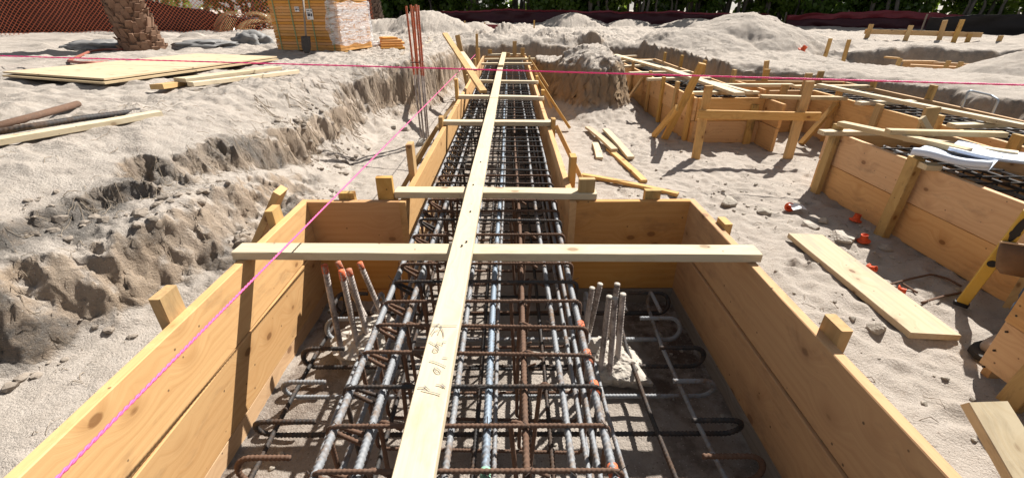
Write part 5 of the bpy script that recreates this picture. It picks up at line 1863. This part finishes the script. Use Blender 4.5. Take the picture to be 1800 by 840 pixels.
def shrub_variant(seed, m, size=.165, n=5600, ht=4.6):
    rg = random.Random(seed)
    blobs = []
    for _ in range(26):
        z = rg.uniform(.35, ht)
        blobs.append((rg.uniform(-1.25, 1.25), rg.uniform(-.9, .9), z, rg.uniform(.35, .7), rg.uniform(.35, .65), rg.uniform(.3, .55)))
    v, f = leaves(n, blobs, size, seed)
    fol = big_mesh('foliage', v, f, m)
    st = []
    for _ in range(7):
        x, y = rg.uniform(-.8, .8), rg.uniform(-.7, .3)
        pts = [Vector((x, y, -.2)), Vector((x + rg.uniform(-.2, .2), y + rg.uniform(-.2, .1), 1.0)), Vector((x + rg.uniform(-.5, .5), y, 2.2)), Vector((x + rg.uniform(-.9, .9), y, ht * .85))]
        st.append(tube(fillet(pts, .6, 4), lambda t: .055 * (1.15 - t), 7))
    return fol, mesh('stem', *join(st), M_STEM, True)


variants = [shrub_variant(s, m) for s, m in ((1, M_LEAF), (2, M_LEAFD), (3, M_LEAF), (4, M_LEAFD))]
HLAB = 'round leaved sea grape tree in the dense hedge behind the back fence'
hl = [(-8.2, 27.5), (-6.0, 26.6), (-3.8, 27.2), (-1.7, 26.6), (.5, 27.1), (2.6, 26.5), (4.8, 27.0), (7.0, 26.4), (9.2, 26.6), (11.4, 25.9), (13.5, 25.2), (15.5, 23.9), (17.4, 22.3), (19.2, 20.6), (21.0, 18.6), (22.8, 16.4), (24.5, 14.0)]
for row, (dx, dy) in enumerate(((0, 0), (1.1, 1.5))):
    for i, (x, y) in enumerate(hl):
        fol, stm = variants[(i * 3 + row + (i // 4)) % 4]
        t = thing('sea_grape_tree', HLAB, 'tree', (x + dx + .3 * math.sin(i * 5), y + dy, .65 + (.0)), 'sea grape trees of the back hedge')
        s = 1.2 + .14 * math.sin(i * 2.3 + row) + .12 * row
        t.rotation_euler = (0, 0, i * 1.9 + row * 2.2)
        t.scale = (s, s, s * (1.0 + .15 * row))
        for nm, me in (('foliage', fol), ('stem', stm)):
            o = bpy.data.objects.new(nm, me)
            COL.objects.link(o)
            o.parent = t
# shrubs and dry fronds behind the left net
lm = shrub_variant(9, leaf_mat('yellow_green_leaf', (0.07, 0.12, 0.02), (0.17, 0.21, 0.045)), .13, 2600, 2.4)
for (x, y, s, lab) in ((-8.9, 17.2, .95, 'yellow green shrub behind the orange net, right of the thick palm'), (-12.5, 17.0, 1.0, 'shrub behind the orange net, left of the thick palm'), (-17, 16, 1.1, 'leftmost shrub behind the orange net'), (-8.9, 20.5, 1.0, 'shrub far behind the lumber pack')):
    t = thing('shrub', lab, 'shrub', (x, y, .75))
    t.scale = (s, s, s)
    t.rotation_euler = (0, 0, x)
    for nm, me in (('foliage', lm[0]), ('stem', lm[1])):
        o = bpy.data.objects.new(nm, me)
        COL.objects.link(o)
        o.parent = t
for (x, y, lab) in ((-8.3, 15.9, 'heap of dry palm fronds behind the orange net by the lumber pack'), (-7.0, 16.6, 'second heap of dry palm fronds nearer the lumber pack')):
    rg = random.Random(int(-x * 10))
    cr = []
    for k in range(16):
        v, f = frond(rg.uniform(1.0, 1.6), rg.uniform(.5, .9), 18)
        M = Matrix.Translation((x + rg.uniform(-.7, .7), y + rg.uniform(-.4, .4), .85 + rg.uniform(0, .55))) @ Matrix.Rotation(rg.uniform(0, 6.28), 4, 'Z') @ Matrix.Rotation(rg.uniform(-.1, .6), 4, 'Y')
        cr.append(([M @ q for q in v], f))
    tag(obj('dry_frond_heap', *join(cr), M_DRY), lab, 'palm fronds')

# ------------------------------------------------------------------ loose litter that nobody could count
rg = np.random.RandomState(5)
tw = []
for _ in range(1500):
    if _ < 650:
        y = rg.uniform(.3, 9.5)
        x = rg.uniform(-3.4, -1.3) if y < 6 else rg.uniform(-2.6, -1.0)
    elif _ < 1150: x, y = rg.uniform(.7, 2.1), rg.uniform(7.0, 10.5)
    elif _ < 1300: x, y = rg.uniform(1.1, 3.5), rg.uniform(.8, 6)
    else: x, y = rg.uniform(-5, 10), rg.uniform(9, 14)
    a = rg.uniform(0, 6.28)
    L = rg.uniform(.03, .16)
    pts = []
    for k in range(5):
        px_, py_ = x + math.cos(a) * L * k / 4, y + math.sin(a) * L * k / 4
        if (BX0 - .05 < px_ < BX1 + .05 and py_ < BY1 + .05) or (TX0 - .08 < px_ < TX1 + .08 and py_ < TY1 + .1): break
        pts.append(Vector((px_, py_, gq(px_, py_) + .004 + .012 * math.sin(k * 1.5))))
        a += rg.uniform(-.4, .4)
    if len(pts) > 2: tw.append(tube(pts, rg.uniform(.0009, .0022), 4))
# thin roots hanging down the cut faces
cand = np.argwhere((SLd > .9) & (X < 2.4) & (X > -4) & (Y > 2.0) & (Y < 12.5) & (UC > .3) | ((SLd > 1.2) & (X > .6) & (X < 2.3) & (Y > 6.9) & (Y < 11) & (H > .5)))
for q in rg.permutation(len(cand))[:1100]:
    j, i = cand[q]
    p = Vector((PX[j, i], PY[j, i], PZ[j, i] + .01))
    gxv, gyv = gxx[j, i] / dxs[0, i], gyy[j, i] / dys[j, 0]
    gl = math.hypot(gxv, gyv)
    dn = Vector((-gxv / gl, -gyv / gl, 0))
    L = rg.uniform(.08, .34)
    sw = rg.uniform(-.5, .5)
    pts = []
    for k in range(5):
        q_ = p + dn * (L * .32 * k / 4) + Vector((dn.y, -dn.x, 0)) * (sw * L * k / 4)
        zz = max(gq(q_.x, q_.y) + .008, p.z - L * k / 4)
        pts.append(Vector((q_.x, q_.y, zz)))
    tw.append(tube(pts, rg.uniform(.0015, .004) * (.45 if p.y < 4.5 else 1), 4))
M_TWIG = rocky('twig_bark', (0.17, 0.13, 0.095), (0.42, 0.35, 0.27), 5)
tag(obj('root_litter', *join(tw), M_TWIG), 'dry roots and twigs scattered over the sandy banks', 'roots', kind='stuff')
cl_ = []
bases = [rock(1, .85, .7, s * 3.3 + 1, 11, 2, .12) for s in range(6)]
for _ in range(5200):
    y = rg.uniform(.4, 7.5)
    t = rg.uniform(0, 1)
    x = float(np.interp(y, [.5, 1, 1.5, 2, 2.5, 3.5, 5], [-2.95, -2.72, -2.32, -1.95, -1.74, -1.62, -1.78])) - t * 1.5 + .05
    n_ = float(fbm(np.array([x * 1.6]), np.array([y * 1.6]), 12.0, 3)[0])
    if n_ < -.05 + .6 * t or y > 5.2: continue
    r = .004 + .034 * rg.uniform(0, 1) ** 5
    v, f = bases[_ % 6]
    M = Matrix.Translation((x, y, gq(x, y) + r * .1)) @ Matrix.Rotation(rg.uniform(0, 6.28), 4, 'Z') @ Matrix.Scale(r, 4)
    cl_.append(([M @ q for q in v], f))
tag(obj('soil_clods', *join(cl_), M_CLOD), 'dark crumbly soil clods on the left bank', 'soil', kind='stuff')
pb_ = []
for _ in range(700):
    x, y = rg.uniform(1.05, 4.5), rg.uniform(.7, 7)
    if _ > 450: x, y = rg.uniform(-1.08, .95), rg.uniform(.2, 2.2)
    if _ > 600: x, y = rg.uniform(2.0, 2.9), rg.uniform(1.9, 4.2)
    r = .005 + .016 * rg.uniform(0, 1) ** 3
    v, f = bases[_ % 6]
    M = Matrix.Translation((x, y, gq(x, y) + r * .3)) @ Matrix.Rotation(rg.uniform(0, 6.28), 4, 'Z') @ Matrix.Scale(r, 4)
    pb_.append(([M @ q for q in v], f))
tag(obj('pebbles', *join(pb_), M_ROCK), 'small pebbles and grit scattered over the pit floor', 'pebbles', kind='stuff')
